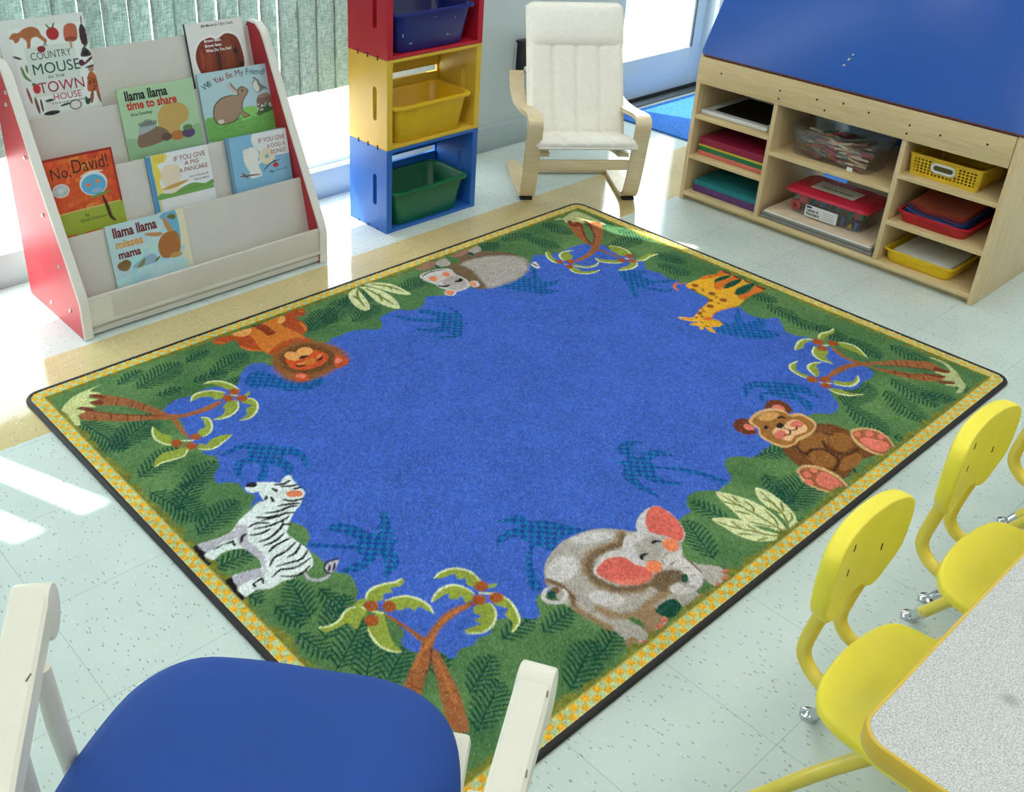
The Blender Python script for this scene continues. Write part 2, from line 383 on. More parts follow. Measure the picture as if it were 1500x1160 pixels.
# ------------------------------------------------------------------ the jungle rug (drawing in millimetres from the rug centre)
PAL = dict(green=(74, 118, 66), fern=(22, 74, 58), blue=(66, 102, 196), white=(226, 234, 232), lav=(186, 182, 194), black=(28, 26, 34), orange=(238, 134, 92), grey=(176, 168, 160), pale=(208, 202, 200), taupe=(152, 124, 92), umber=(118, 96, 70), rose=(218, 104, 92), salmon=(226, 122, 104), brown=(112, 56, 32), bbody=(116, 70, 34), bmid=(152, 98, 46), bdark=(78, 42, 22), tan=(216, 172, 118), tanm=(214, 160, 92), bhead=(162, 108, 50), cream=(232, 184, 138), paw=(164, 94, 58), yellow=(234, 174, 44), gorange=(224, 116, 38), spot=(148, 84, 32), lion=(214, 122, 46), lred=(184, 76, 34), llight=(236, 166, 92), lchest=(146, 58, 30), mane=(148, 92, 44), maned=(112, 72, 36), lface=(206, 84, 40), pink=(240, 130, 110), hpaw=(158, 112, 96), trunk=(160, 98, 56), trunkd=(108, 56, 28), trunkl=(186, 112, 60), frond=(148, 162, 62), rim=(224, 230, 176), nut=(166, 84, 36), roots=(124, 56, 32), grass=(208, 212, 146), grass2=(184, 190, 136), leaf=(214, 218, 166), vein=(112, 128, 50))
RUG = '''F fern 0.0 -896 725 -758 769
F fern 0.0 -695 659 -571 691
F fern 0.0 -721 765 -650 780
F fern 0.0 -936 777 -862 803
F fern 0.0 -760 653 -670 639
F fern 0.0 -1103 649 -1073 488
F fern 0.0 -1087 499 -943 562
F fern 0.0 -1088 345 -972 389
F fern 0.0 -1032 231 -925 274
F fern 0.0 -1101 256 -1061 115
F fern 0.0 -1084 61 -969 103
F fern 0.0 -1081 171 -997 241
F fern 0.0 -1118 -69 -1029 -72
F fern 0.0 -1049 -394 -954 -333
F fern 0.0 -1076 -475 -972 -415
F fern 0.0 -1063 -543 -976 -462
F fern 0.0 -1044 -322 -1017 -221
F fern 0.0 -914 -695 -829 -661
F fern 0.0 -965 -768 -864 -721
F fern 0.0 -767 -638 -687 -636
F fern 0.0 -686 -680 -604 -676
F fern 0.0 -751 -817 -639 -770
F fern 0.0 -656 -803 -567 -780
F fern 0.0 -213 -770 -161 -665
F fern 0.0 -75 -716 -82 -628
F fern 0.0 156 -680 110 -773
F fern 0.0 78 -781 240 -757
F fern 0.0 214 -612 305 -647
F fern 0.0 632 -655 589 -779
F fern 0.0 795 -684 735 -811
F fern 0.0 877 -663 843 -799
F fern 0.0 643 -636 785 -628
F fern 0.0 868 -754 913 -828
F fern 0.0 1009 -451 977 -558
F fern 0.0 1073 -558 1057 -675
F fern 0.0 1004 -331 979 -438
F fern 0.0 978 -238 980 -335
F fern 0.0 1001 -145 993 -250
F fern 0.0 1038 -44 1043 -140
F fern 0.0 963 294 974 185
F fern 0.0 943 507 1083 493
F fern 0.0 1089 587 1121 463
F fern 0.0 901 817 909 693
F fern 0.0 749 753 773 639
F fern 0.0 660 806 772 783
F fern 0.0 453 813 605 801
F fern 0.0 -142 769 -4 767
F fern 0.0 -247 702 -97 776
F fern 0.0 -327 696 -197 763
F fern 0.0 80 874 222 861
F fern 0.0 89 732 211 743
F fern 0.0 1027 364 1051 255
F fern 0.0 1026 703 1124 645
F fern 0.0 -298 862 -201 859
F fern 0.0 -153 871 -46 898
F fern 0.0 -723 548 -653 586
F fern 0.0 -879 651 -817 647
F fern 0.0 92 -864 33 -832
F fern 0.0 594 -809 623 -873
F fern 0.0 511 -782 493 -841
F fern 0.0 -615 -885 -529 -862
F fern 0.0 -1047 -578 -954 -530
F fern 0.0 -941 -622 -883 -577
F fern 0.0 1011 -781 994 -841
F fern 0.0 301 -769 358 -815
F fern 0.0 -1129 -138 -1100 -217
F fern 0.0 -1083 -258 -1072 -332
F fern 0.0 -979 -277 -982 -356
F fern 0.0 -1089 -356 -1078 -438
F fern 0.0 369 -625 309 -576
F fern 0.0 -173 654 -62 686
P blue 0.0 -913 95 -922 120 -918 162 -934 182 -959 199 -946 232 -919 254 -904 295 -920 323 -919 361 -916 423 -892 495 -900 535 -904 573 -851 601 -809 590 -756 598 -706 576 -674 560 -640 600 -601 628 -573 631 -549 616 -535 585 -435 586 -320 596 -306 607 -268 604 -227 605 -190 592 -148 559 -117 581 -97 617 -55 626 -13 623 17 592 51 590 86 606 121 635 179 602 257 593 444 580 561 588 618 616 658 637 689 613 749 596 794 599 859 595 893 577 930 540 920 501 915 436 936 352 897 309 895 282 907 245 896 211 900 166 910 138 891 106 879 62 875 19 843 -32 879 -73 910 -85 895 -123 891 -157 904 -191 945 -212 918 -250 884 -282 888 -320 908 -353 904 -395 906 -446 881 -491 887 -528 877 -592 836 -610 794 -606 741 -612 695 -585 666 -570 637 -604 624 -621 591 -635 555 -634 512 -599 383 -594 280 -610 257 -608 228 -612 196 -607 180 -588 151 -571 122 -574 96 -600 84 -621 58 -633 31 -633 7 -635 -12 -619 -47 -598 -83 -603 -107 -621 -117 -641 -148 -639 -267 -648 -475 -655 -599 -602 -631 -603 -646 -622 -661 -642 -681 -639 -702 -616 -743 -591 -769 -603 -781 -611 -808 -604 -832 -610 -860 -601 -880 -611 -892 -605 -897 -575 -935 -548 -943 -522 -937 -505 -918 -491 -914 -457 -914 -412 -934 -377 -938 -352 -919 -332 -903 -293 -906 -267 -919 -251 -920 -216 -920 -180 -924 -143 -899 -121 -887 -96 -888 -67 -899 -45 -912 15 -919 68 -950 60 -934 74
P chk 0.0 -892 288 -869 300 -834 302 -804 296 -784 274 -773 247 -754 258 -754 232 -732 214 -719 190 -717 155 -734 122 -751 111 -742 139 -742 169 -756 186 -772 179 -767 149 -783 118 -806 112 -796 143 -806 162 -815 183 -838 152 -861 133 -873 148 -848 171 -835 195 -849 216 -872 215 -902 176 -906 199 -890 230 -866 246 -839 244 -826 270 -845 285 -874 283
P chk 0.0 -914 -130 -893 -148 -839 -201 -818 -197 -827 -162 -849 -120 -818 -117 -792 -148 -777 -198 -756 -210 -758 -190 -734 -182 -721 -159 -700 -156 -709 -183 -734 -229 -752 -242 -745 -261 -770 -272 -777 -302 -800 -327 -841 -338 -842 -325 -818 -302 -809 -276 -835 -280 -869 -286 -917 -259 -875 -256 -845 -254 -843 -229 -848 -212 -906 -159
P chk 0.0 -524 -355 -497 -363 -460 -374 -450 -412 -425 -428 -393 -478 -369 -521 -423 -505 -462 -509 -490 -522 -508 -481 -556 -520 -582 -558 -599 -593 -619 -581 -600 -544 -554 -496 -514 -467 -520 -433 -550 -423 -577 -423 -557 -403 -521 -400 -486 -406 -500 -379
P chk 0.0 -108 -389 -93 -392 -80 -403 -63 -391 -64 -363 -40 -346 -5 -347 32 -386 0 -369 -26 -385 -47 -412 -9 -408 26 -427 39 -469 7 -448 -29 -445 -29 -475 3 -502 30 -541 49 -586 59 -628 38 -628 32 -589 10 -546 -14 -509 -40 -479 -65 -493 -61 -530 -32 -558 -70 -543 -97 -504 -104 -469 -122 -488 -126 -526 -131 -560 -144 -511 -147 -467 -134 -436 -105 -417 -101 -404
P chk 0.0 472 -392 520 -387 575 -426 619 -478 633 -522 608 -572 595 -535 573 -506 572 -548 560 -581 520 -584 539 -543 525 -500 497 -455 471 -488 457 -476 482 -444 526 -447 508 -416 475 -416 439 -430
P chk 0.0 -69 624 -43 596 -16 553 36 505 55 511 27 569 42 579 73 547 104 500 125 499 122 553 136 511 123 456 93 424 102 409 74 403 42 368 11 365 -37 390 -31 405 13 384 -1 415 -25 435 -56 473 -49 488 -4 452 27 462 17 484 -30 536 -54 590
P chk 0.0 363 539 427 522 482 544 515 518 553 555 563 582 582 558 533 504 532 455 570 442 536 419 490 423 508 377 450 400 414 452 391 486
P chk 0.0 789 345 826 344 877 290 838 278 839 229 890 195 904 170 832 199 784 210 809 163 840 139 800 138 774 178 749 225 703 182 684 190 743 269 771 317
P chk 0.0 775 -112 784 -144 877 -96 901 -91 863 -122 828 -167 905 -180 866 -221 839 -223 861 -276 830 -285 787 -267 748 -231 718 -184 701 -148 710 -131
P chk 0.0 -643 569 -589 588 -546 509 -489 493 -458 433 -503 404 -571 430 -607 488 -652 519
P white 0.0 -915 136 -899 146 -882 138 -852 115 -836 98 -824 107 -806 112 -798 104 -804 87 -806 63 -807 42 -810 25 -825 13 -845 -5 -868 -17 -888 -30 -904 -44 -918 -59 -930 -71 -929 -106 -926 -131 -927 -158 -937 -187 -950 -203 -969 -208 -990 -209 -1010 -205 -1031 -200 -1049 -203 -1064 -201 -1084 -188 -1099 -186 -1117 -189 -1120 -179 -1118 -151 -1111 -124 -1102 -115 -1070 -125 -1048 -132 -1038 -130 -1030 -104 -1031 -80 -1036 -56 -1049 -45 -1070 -36 -1090 -36 -1110 -43 -1121 -40 -1121 -18 -1114 -8 -1113 13 -1109 26 -1086 21 -1062 15 -1029 16 -1005 31 -984 43 -953 54 -921 66 -907 64 -901 91 -897 103 -909 107 -918 120
P lav~ 0.0 -1108 25 -1063 13 -1023 14 -1027 -9 -1067 -3 -1107 -11
P lav~ 0.0 -1106 -118 -1048 -132 -1051 -156 -1087 -151 -1114 -149
P lav~ 0.0 -1013 20 -990 12 -1014 -36 -1012 -76 -1017 -110 -1037 -141 -1030 -104 -1035 -54 -1036 -29
P fern 0.0 -1092 -10 -1070 -9 -1042 -12 -1045 -22 -1064 -14 -1087 -14
P black 0.0 -1126 24 -1115 26 -1115 9 -1111 -8 -1119 -17 -1122 -39 -1118 -48 -1132 -50 -1137 -34 -1137 -16 -1129 -4
P black 0.0 -1126 -117 -1109 -118 -1114 -134 -1115 -153 -1122 -162 -1119 -187 -1129 -193 -1135 -183 -1135 -161 -1129 -141
P black 0.0 -911 140 -897 148 -882 140 -886 126 -897 125 -909 135
p orange 0.0 -816 25 -821 22 -828 22 -836 25 -844 31 -849 39 -851 46 -849 53 -844 56 -837 56 -829 53 -821 47 -816 39 -814 32
L black 5.8 -865 93 -860 79 -864 76
L black 5.9 -852 101 -833 89 -809 91
L black 5.8 -843 84 -820 69 -804 65
L black 5.8 -825 56 -804 49
L black 5.7 -868 39 -851 18 -826 10
L black 5.6 -892 26 -865 14 -842 -1
L black 5.6 -930 22 -902 8 -868 4 -853 -5
L black 5.5 -956 24 -933 4 -908 -2
L black 5.5 -953 5 -918 -6 -892 -9 -873 -22
L black 5.4 -990 4 -965 3 -942 -15
L black 5.4 -983 -10 -950 -23 -911 -27 -890 -23
L black 5.3 -1002 -23 -978 -34 -951 -34
L black 5.3 -999 -56 -971 -60 -931 -47 -914 -32
L black 5.2 -997 -75 -965 -77 -935 -68
L black 5.2 -1000 -100 -974 -91 -933 -91
L black 5.1 -1024 -141 -1000 -124 -964 -122 -931 -111
L black 5.1 -978 -142 -954 -141 -925 -123
L black 5.0 -1013 -151 -981 -161 -954 -167 -927 -153
L black 4.9 -1040 -175 -1012 -167 -982 -182 -935 -178
L black 4.9 -1023 -184 -1002 -202 -978 -206 -951 -197
L black 5.4 -921 -39 -906 -51
L black 5.3 -1032 -33 -1018 -16 -1005 -12
L black 5.2 -1045 -19 -1048 -33
L black 4.8 -1083 -164 -1084 -178
L black 4.8 -1082 -165 -1069 -164 -1059 -164 -1066 -179
L black 5.7 -903 64 -890 75
L black 5.6 -884 67 -890 44
L lav 8.5 -975 -209 -979 -231 -966 -247 -947 -253 -929 -247
P lav 0.0 -934 -226 -918 -214 -902 -216 -889 -222 -904 -236 -928 -250 -937 -240
L black 4.1 -934 -226 -918 -214 -902 -216 -889 -222
L black 4.1 -931 -240 -917 -226
L black 4.1 -923 -246 -903 -226
L black 4.0 -934 -226 -936 -243 -928 -250
P grey 0.0 -572 -575 -555 -554 -528 -535 -494 -521 -446 -512 -398 -517 -355 -530 -324 -552 -297 -584 -276 -605 -247 -632 -233 -695 -257 -718 -263 -737 -261 -763 -241 -786 -229 -808 -233 -833 -251 -842 -281 -844 -292 -830 -291 -803 -311 -814 -337 -818 -335 -839 -348 -844 -398 -840 -397 -825 -394 -800 -420 -790 -453 -800 -457 -828 -476 -833 -524 -834 -578 -833 -575 -816 -570 -790 -574 -756 -579 -705 -593 -662 -593 -630 -584 -592
p pale~ 0.0 -468 -578 -479 -592 -498 -602 -520 -608 -540 -606 -556 -599 -564 -587 -562 -573 -551 -559 -533 -548 -511 -542 -490 -543 -473 -551 -466 -563
p pale~ 0.0 -487 -732 -498 -735 -511 -731 -524 -721 -534 -707 -539 -692 -539 -679 -533 -670 -522 -667 -509 -671 -496 -681 -485 -695 -480 -710 -481 -724
p pale~ 0.0 -334 -572 -344 -575 -363 -573 -384 -565 -406 -554 -422 -541 -431 -529 -430 -520 -420 -516 -402 -519 -380 -526 -358 -538 -341 -551 -332 -563
L taupe~ 19.7 -315 -582 -344 -602 -382 -593 -423 -586 -463 -601 -485 -635 -487 -673 -464 -709 -425 -733
L umber~ 14.5 -348 -606 -386 -596 -425 -591 -460 -609 -480 -639 -479 -675 -459 -705 -422 -730 -382 -738
L umber~ 10.4 -312 -585 -343 -603
L taupe~ 16.6 -548 -710 -536 -746 -496 -775 -427 -773 -383 -777
L taupe~ 13.6 -570 -581 -560 -607 -565 -647 -584 -674 -581 -719 -572 -765
L umber~ 7.4 -567 -578 -558 -614 -564 -648 -583 -670
P taupe~ 0.0 -496 -775 -452 -785 -458 -801 -461 -825 -517 -829 -515 -801
p taupe~ 0.0 -557 -831 -563 -834 -570 -835 -577 -833 -582 -829 -584 -823 -583 -817 -579 -812 -573 -809 -566 -808 -559 -810 -554 -814 -552 -820 -553 -826
P umber~ 0.0 -374 -727 -337 -730 -313 -755 -328 -777 -366 -768 -396 -771 -401 -745
P fern 0.0 -457 -796 -426 -791 -397 -798 -400 -823 -427 -832 -451 -828
P green 0.0 -519 -771 -504 -789 -514 -811 -521 -795
P pale 0.0 -347 -613 -319 -598 -283 -602 -258 -620 -252 -660 -246 -708 -263 -725 -274 -764 -282 -793 -303 -810 -338 -814 -343 -799 -322 -788 -309 -759 -316 -729 -354 -715 -355 -685 -367 -663 -365 -640 -362 -622
P grey~ 0.0 -314 -628 -269 -633 -256 -663 -290 -690 -332 -698 -348 -679 -340 -649
P pale 0.0 -376 -774 -347 -773 -346 -791 -338 -814 -368 -803 -381 -787
L umber 5.4 -265 -726 -269 -756 -278 -790
P pale 0.0 -279 -606 -255 -580 -216 -566 -179 -566 -163 -575 -160 -602 -169 -638 -186 -670 -208 -690 -231 -693 -243 -661 -256 -631
P rose 0.0 -234 -591 -201 -571 -172 -569 -161 -582 -163 -613 -176 -652 -201 -683 -230 -690 -237 -666 -247 -645 -257 -624 -248 -606
P pale 0.0 -464 -624 -431 -610 -393 -606 -365 -619 -350 -641 -350 -665 -357 -695 -372 -718 -405 -725 -441 -706 -464 -670 -472 -640
P rose 0.0 -463 -631 -433 -620 -405 -620 -381 -633 -374 -651 -373 -676 -363 -696 -369 -720 -394 -728 -425 -717 -451 -692 -465 -663
P salmon~ 0.0 -467 -656 -446 -679 -417 -703 -383 -715 -393 -726 -425 -717 -451 -692
p orange 0.0 -252 -705 -262 -706 -270 -704 -276 -697 -278 -688 -275 -679 -269 -670 -260 -664 -251 -663 -242 -665 -236 -672 -234 -681 -237 -691 -243 -699
p orange 0.0 -335 -721 -344 -725 -353 -724 -361 -720 -366 -713 -367 -704 -364 -696 -357 -689 -348 -686 -338 -686 -330 -691 -325 -698 -324 -707 -328 -715
L black 6.3 -288 -654 -275 -652 -263 -663
L black 6.8 -349 -673 -340 -665 -321 -668
L taupe 3.4 -313 -702 -289 -697 -273 -705
L taupe 3.4 -318 -727 -291 -726
L taupe 3.3 -297 -750 -285 -761
L taupe 3.3 -307 -777 -292 -785
L taupe 3.2 -333 -796 -328 -811
L taupe 3.3 -313 -702 -324 -716
p fern 0.0 -317 -781 -324 -784 -330 -786 -335 -786 -337 -784 -337 -780 -334 -775 -329 -770 -323 -767 -317 -765 -312 -765 -309 -767 -309 -771 -312 -776
p rose 0.0 -221 -824 -224 -827 -228 -829 -233 -829 -238 -829 -241 -827 -243 -825 -242 -822 -239 -819 -235 -817 -230 -816 -225 -817 -222 -818 -220 -821
p rose 0.0 -241 -836 -244 -839 -249 -841 -254 -842 -258 -841 -261 -839 -263 -837 -262 -834 -259 -831 -255 -829 -250 -828 -245 -829 -242 -830 -241 -833
p rose 0.0 -272 -839 -275 -842 -279 -844 -284 -844 -289 -844 -292 -842 -293 -840 -293 -837 -290 -834 -286 -832 -281 -831 -276 -832 -273 -834 -272 -836
p rose 0.0 -329 -837 -332 -839 -336 -841 -340 -842 -345 -842 -348 -840 -349 -837 -349 -834 -346 -832 -342 -830 -337 -829 -333 -830 -330 -831 -328 -834
p rose 0.0 -354 -840 -357 -843 -361 -845 -366 -846 -370 -845 -373 -843 -375 -841 -374 -838 -371 -835 -367 -834 -363 -833 -358 -833 -355 -835 -354 -837
p rose 0.0 -383 -835 -385 -838 -389 -840 -394 -841 -398 -840 -401 -839 -403 -836 -402 -833 -400 -831 -396 -829 -391 -828 -387 -828 -384 -830 -382 -833
p rose 0.0 -454 -826 -456 -829 -460 -831 -465 -832 -469 -831 -472 -830 -473 -827 -473 -824 -470 -822 -467 -820 -462 -819 -458 -819 -455 -821 -454 -824
p rose 0.0 -475 -832 -478 -834 -482 -836 -486 -837 -490 -837 -493 -835 -494 -833 -494 -830 -492 -827 -488 -825 -484 -825 -480 -825 -476 -827 -475 -829
p rose 0.0 -509 -834 -511 -837 -515 -839 -519 -839 -523 -839 -526 -837 -528 -835 -527 -832 -525 -830 -522 -828 -517 -827 -513 -827 -510 -829 -509 -832
p rose 0.0 -539 -839 -541 -842 -545 -844 -549 -845 -553 -844 -556 -842 -557 -840 -557 -837 -555 -835 -551 -833 -547 -832 -543 -833 -540 -834 -539 -837
p rose 0.0 -563 -837 -565 -839 -569 -841 -573 -842 -577 -841 -580 -840 -581 -837 -581 -835 -578 -832 -575 -830 -571 -830 -567 -830 -564 -832 -562 -834
L pale 10.4 -583 -596 -602 -599 -618 -614 -613 -632 -595 -644 -570 -637 -563 -621
p umber 0.0 -572 -619 -577 -621 -582 -622 -586 -621 -590 -618 -592 -614 -591 -609 -589 -605 -585 -603 -579 -602 -575 -603 -571 -606 -569 -611 -570 -615
p fern 0.0 -588 -623 -592 -626 -598 -627 -603 -626 -607 -623 -608 -618 -607 -614 -604 -609 -599 -606 -594 -605 -588 -606 -585 -609 -583 -613 -584 -618
P brown 0.0 286 -489 312 -479 338 -485 349 -506 326 -528 306 -553 283 -545 273 -525 274 -505
P salmon 0.0 304 -510 323 -507 326 -521 319 -537 306 -534 298 -524
P brown 0.0 438 -493 469 -482 494 -490 507 -509 499 -538 479 -558 460 -546 458 -513 431 -499
P salmon 0.0 458 -505 477 -509 482 -525 471 -540 455 -526 450 -514
P bbody 0.0 301 -638 347 -647 397 -645 452 -646 481 -636 508 -661 518 -692 518 -714 485 -753 470 -790 469 -818 419 -804 362 -811 307 -818 311 -795 303 -762 265 -718 269 -688 280 -663
p bmid~ 0.0 442 -691 424 -701 400 -707 374 -707 351 -702 336 -692 332 -680 339 -667 356 -657 381 -651 407 -650 431 -655 446 -665 450 -678
p bmid~ 0.0 459 -757 440 -760 423 -757 412 -747 409 -734 414 -718 427 -704 445 -694 465 -691 482 -694 493 -704 496 -718 490 -734 477 -747
p bmid~ 0.0 355 -767 338 -770 321 -766 308 -755 302 -740 303 -724 312 -709 326 -699 344 -695 361 -699 375 -710 381 -725 380 -742 370 -757
p bmid~ 0.0 438 -795 425 -803 405 -808 382 -810 359 -808 342 -802 334 -795 336 -786 348 -779 368 -773 391 -771 414 -773 432 -779 440 -787
L bdark~ 7.7 413 -694 396 -715 396 -747 419 -769 457 -772
L bdark~ 8.4 328 -695 353 -694 378 -708 381 -738 371 -765 344 -776 318 -781
L bdark~ 6.1 337 -660 322 -684 323 -705
L bdark~ 5.6 452 -675 465 -693
P tan 0.0 341 -503 385 -493 425 -498 455 -515 466 -539 463 -560 490 -574 492 -603 481 -632 447 -649 408 -654 367 -649 342 -650 306 -643 296 -613 295 -583 304 -562 326 -544 328 -523
P bhead 0.0 346 -511 387 -504 424 -511 449 -527 457 -549 454 -570 478 -582 481 -607 471 -633 440 -644 408 -643 372 -639 344 -645 316 -636 305 -610 305 -584 313 -562 335 -543
p tanm~ 0.0 436 -542 426 -546 411 -547 395 -543 381 -537 372 -529 369 -521 372 -514 383 -510 397 -509 413 -512 428 -518 437 -526 440 -535
P cream 0.0 343 -579 371 -572 386 -585 415 -578 446 -582 455 -599 444 -625 423 -637 400 -633 377 -629 346 -633 336 -617 333 -600
p salmon 0.0 365 -610 356 -614 345 -616 336 -613 330 -609 328 -602 331 -595 338 -588 348 -584 358 -583 367 -585 373 -590 375 -597 372 -604
p salmon 0.0 448 -613 439 -616 430 -616 421 -614 414 -608 412 -602 413 -595 419 -589 428 -586 438 -586 447 -588 454 -594 456 -600 454 -607
p black 0.0 400 -580 394 -583 387 -584 381 -583 376 -580 374 -576 375 -572 379 -568 385 -565 392 -564 398 -565 403 -568 405 -572 404 -576
p black 0.0 357 -557 353 -559 348 -560 344 -559 342 -558 342 -555 344 -552 347 -549 351 -547 355 -546 359 -547 361 -549 362 -551 360 -554
L black 5.8 417 -548 432 -553 435 -564
L black 3.6 388 -586 389 -606 370 -614 355 -605
L black 3.6 389 -606 408 -613 426 -606
P tan 0.0 520 -716 544 -717 571 -735 586 -763 577 -799 547 -832 518 -843 487 -836 470 -807 472 -771 488 -741
P paw 0.0 520 -724 563 -740 578 -767 569 -800 544 -830 513 -839 486 -826 481 -794 493 -753
P salmon 0.0 504 -754 527 -759 540 -784 550 -806 531 -826 503 -824 488 -805 488 -777
p salmon 0.0 525 -744 520 -745 514 -745 511 -743 509 -740 511 -736 514 -732 520 -729 526 -728 531 -728 535 -730 536 -733 534 -737 531 -741
p salmon 0.0 556 -767 548 -768 542 -767 537 -764 536 -760 537 -755 541 -750 547 -746 554 -745 561 -745 566 -748 567 -753 566 -758 562 -763
p salmon 0.0 567 -793 561 -795 556 -794 552 -791 551 -788 552 -783 555 -779 561 -777 567 -775 572 -776 576 -778 578 -782 576 -786 573 -790
P tan 0.0 237 -718 270 -715 290 -728 308 -759 306 -798 293 -832 275 -849 245 -846 223 -825 210 -796 209 -763 217 -744 230 -729
P paw 0.0 242 -725 273 -728 290 -752 297 -790 286 -826 268 -843 241 -835 224 -808 215 -776 223 -751
P salmon 0.0 249 -770 281 -764 294 -778 288 -809 271 -833 247 -832 232 -807 233 -783
p salmon 0.0 280 -756 276 -757 271 -756 268 -753 266 -749 266 -744 268 -740 272 -737 276 -737 281 -738 284 -741 286 -745 286 -750 284 -754
p salmon 0.0 250 -755 244 -757 238 -756 233 -753 232 -749 233 -744 236 -739 242 -736 249 -734 255 -735 259 -737 261 -742 260 -747 256 -751
p salmon 0.0 225 -776 219 -777 214 -776 210 -773 208 -769 208 -764 211 -760 216 -757 222 -755 227 -756 231 -759 233 -763 232 -768 229 -772
P yellow 0.0 907 133 936 134 983 130 1017 133 1064 117 1102 121 1107 79 1089 84 1041 93 1012 87 978 59 984 39 1035 40 1099 30 1109 -10 1076 -1 1025 -1 991 -15 978 -36 968 -67 935 -76 911 -79 880 -67 843 -59 810 -56 779 -68 767 -80 775 -100 764 -121 748 -126 728 -120 715 -110 699 -139 689 -141 688 -123 698 -96 680 -103 671 -96 688 -81 679 -71 673 -55 685 -54 711 -64 696 -45 682 -19 681 -1 694 -3 720 -31 738 -28 792 -12 853 1 883 16 887 36 890 65 890 97 891 116
P gorange 0.0 983 130 1017 133 1064 117 1102 121 1107 79 1087 90 1045 103 1002 115
P gorange 0.0 961 45 993 73 1074 67 1101 75 1103 36 1074 46 1017 45 973 31
P gorange 0.0 978 -36 1028 -44 1101 -29 1098 -68 1023 -64 970 -65
p brown 0.0 1109 126 1110 81 1101 78 1097 104
p brown 0.0 1108 76 1105 36 1095 32 1094 59
p brown 0.0 1105 32 1109 -13 1099 -17 1093 10
p brown 0.0 1102 -28 1108 -65 1092 -72 1089 -40
P fern 0.0 1011 87 1056 93 1091 79 1059 70 1026 75
P fern 0.0 994 35 1051 44 1098 31 1069 21 1020 19 990 26
P fern 0.0 990 -14 1027 -3 1068 -7 1110 -16 1070 -29 1016 -35 982 -27
p spot 0.0 932 98 927 96 921 97 917 99 914 104 913 109 915 114 919 118 924 120 929 119 934 117 937 112 937 107 936 102
p spot 0.0 927 21 921 19 915 20 910 22 907 27 906 32 908 38 913 42 919 45 925 44 930 42 933 37 934 31 931 26
p spot 0.0 917 -32 911 -34 904 -34 899 -31 895 -26 895 -21 898 -15 903 -10 909 -8 916 -8 921 -11 924 -16 925 -22 922 -28
p spot 0.0 844 -31 838 -33 832 -33 827 -30 824 -25 823 -20 825 -14 830 -10 835 -8 841 -8 846 -11 850 -16 850 -21 848 -27
p spot 0.0 770 -36 765 -38 760 -38 756 -36 754 -33 754 -29 756 -25 760 -21 765 -19 770 -19 774 -20 776 -24 776 -28 774 -32
p spot 0.0 878 -3 873 -5 868 -5 864 -3 862 1 861 5 863 9 867 13 872 15 876 15 880 13 883 9 883 5 881 0
p spot 0.0 900 83 896 82 891 83 887 86 884 90 883 95 884 99 887 102 891 103 896 102 900 100 902 96 903 91 902 86
p spot 0.0 921 67 918 65 915 65 913 65 912 67 912 69 914 71 917 74 920 75 923 76 925 75 926 73 926 71 924 69
p spot 0.0 913 1 911 1 908 1 906 2 904 4 904 6 905 9 907 11 909 11 912 11 914 10 915 8 916 6 915 3
p spot 0.0 881 -30 878 -31 876 -30 873 -29 872 -27 872 -25 873 -22 875 -20 877 -19 880 -20 882 -21 884 -23 884 -25 883 -28
p spot 0.0 792 -32 789 -33 787 -33 785 -32 783 -30 783 -27 784 -25 786 -23 789 -22 791 -22 793 -23 795 -25 795 -28 794 -30
p spot 0.0 803 -16 801 -16 798 -16 795 -14 794 -12 793 -9 794 -6 796 -4 798 -3 801 -4 804 -5 806 -8 806 -11 805 -14
p spot 0.0 756 -52 753 -53 749 -52 747 -51 745 -49 745 -46 746 -43 748 -41 751 -39 754 -40 757 -41 759 -44 759 -46 758 -49
p spot 0.0 736 -43 733 -44 730 -44 728 -43 726 -41 726 -38 728 -36 730 -34 733 -33 736 -32 738 -33 739 -35 739 -38 738 -41
L gorange 9.7 916 140 887 156 868 155 849 137 847 119
L rose 5.9 691 -12 707 -38
L brown 5.1 717 -65 717 -79
L black 3.6 707 -93 711 -107
L brown 3.3 758 -83 772 -106 763 -120
L cream 3.7 681 -1 682 -19
L gorange 5.3 908 -81 841 -61 808 -58 777 -70
p gorange~ 0.0 767 -80 761 -82 754 -82 747 -79 741 -74 738 -69 738 -63 741 -59 747 -57 754 -57 761 -60 767 -64 770 -70 770 -76
P lred 0.0 -600 831 -580 836 -528 828 -527 806 -492 782 -510 688 -517 678 -543 707 -550 745 -542 788 -570 786 -592 791 -604 809
P lred 0.0 -336 825 -318 834 -278 839 -257 827 -267 797 -288 787 -314 798 -311 760 -319 714 -338 693 -357 683 -366 716 -372 778 -351 792
L lion 8.9 -550 745 -541 710 -517 682
L lion 9.1 -278 820 -266 807
L lion 9.5 -320 759 -325 718 -340 695
L lion 7.4 -599 817 -577 792
P lion 0.0 -528 828 -465 825 -449 830 -412 827 -354 830 -334 823 -351 792 -375 780 -366 716 -364 638 -394 653 -443 667 -502 642 -510 688 -492 782 -529 803
P llight 0.0 -528 828 -466 823 -475 803 -500 787 -521 797
P llight 0.0 -352 824 -336 820 -347 798 -371 786 -375 798
P fern 0.0 -456 832 -415 834 -418 823 -449 819
P lchest 0.0 -450 818 -417 813 -416 773 -418 745 -448 747 -446 780
P mane~ 0.0 -513 619 -481 657 -442 675 -399 674 -367 640 -339 601 -325 565 -322 514 -339 471 -365 452 -401 451 -438 443 -462 447 -501 449 -526 462 -544 490 -546 530 -539 569
L lred~ 17.5 -497 650 -445 669 -398 669 -363 645
P maned~ 0.0 -496 605 -465 628 -419 640 -376 622 -356 582 -354 531 -375 492 -411 474 -458 474 -492 494 -512 525 -513 564
P lface 0.0 -484 595 -455 604 -398 591 -371 561 -375 524 -404 500 -446 495 -482 509 -500 538 -496 566
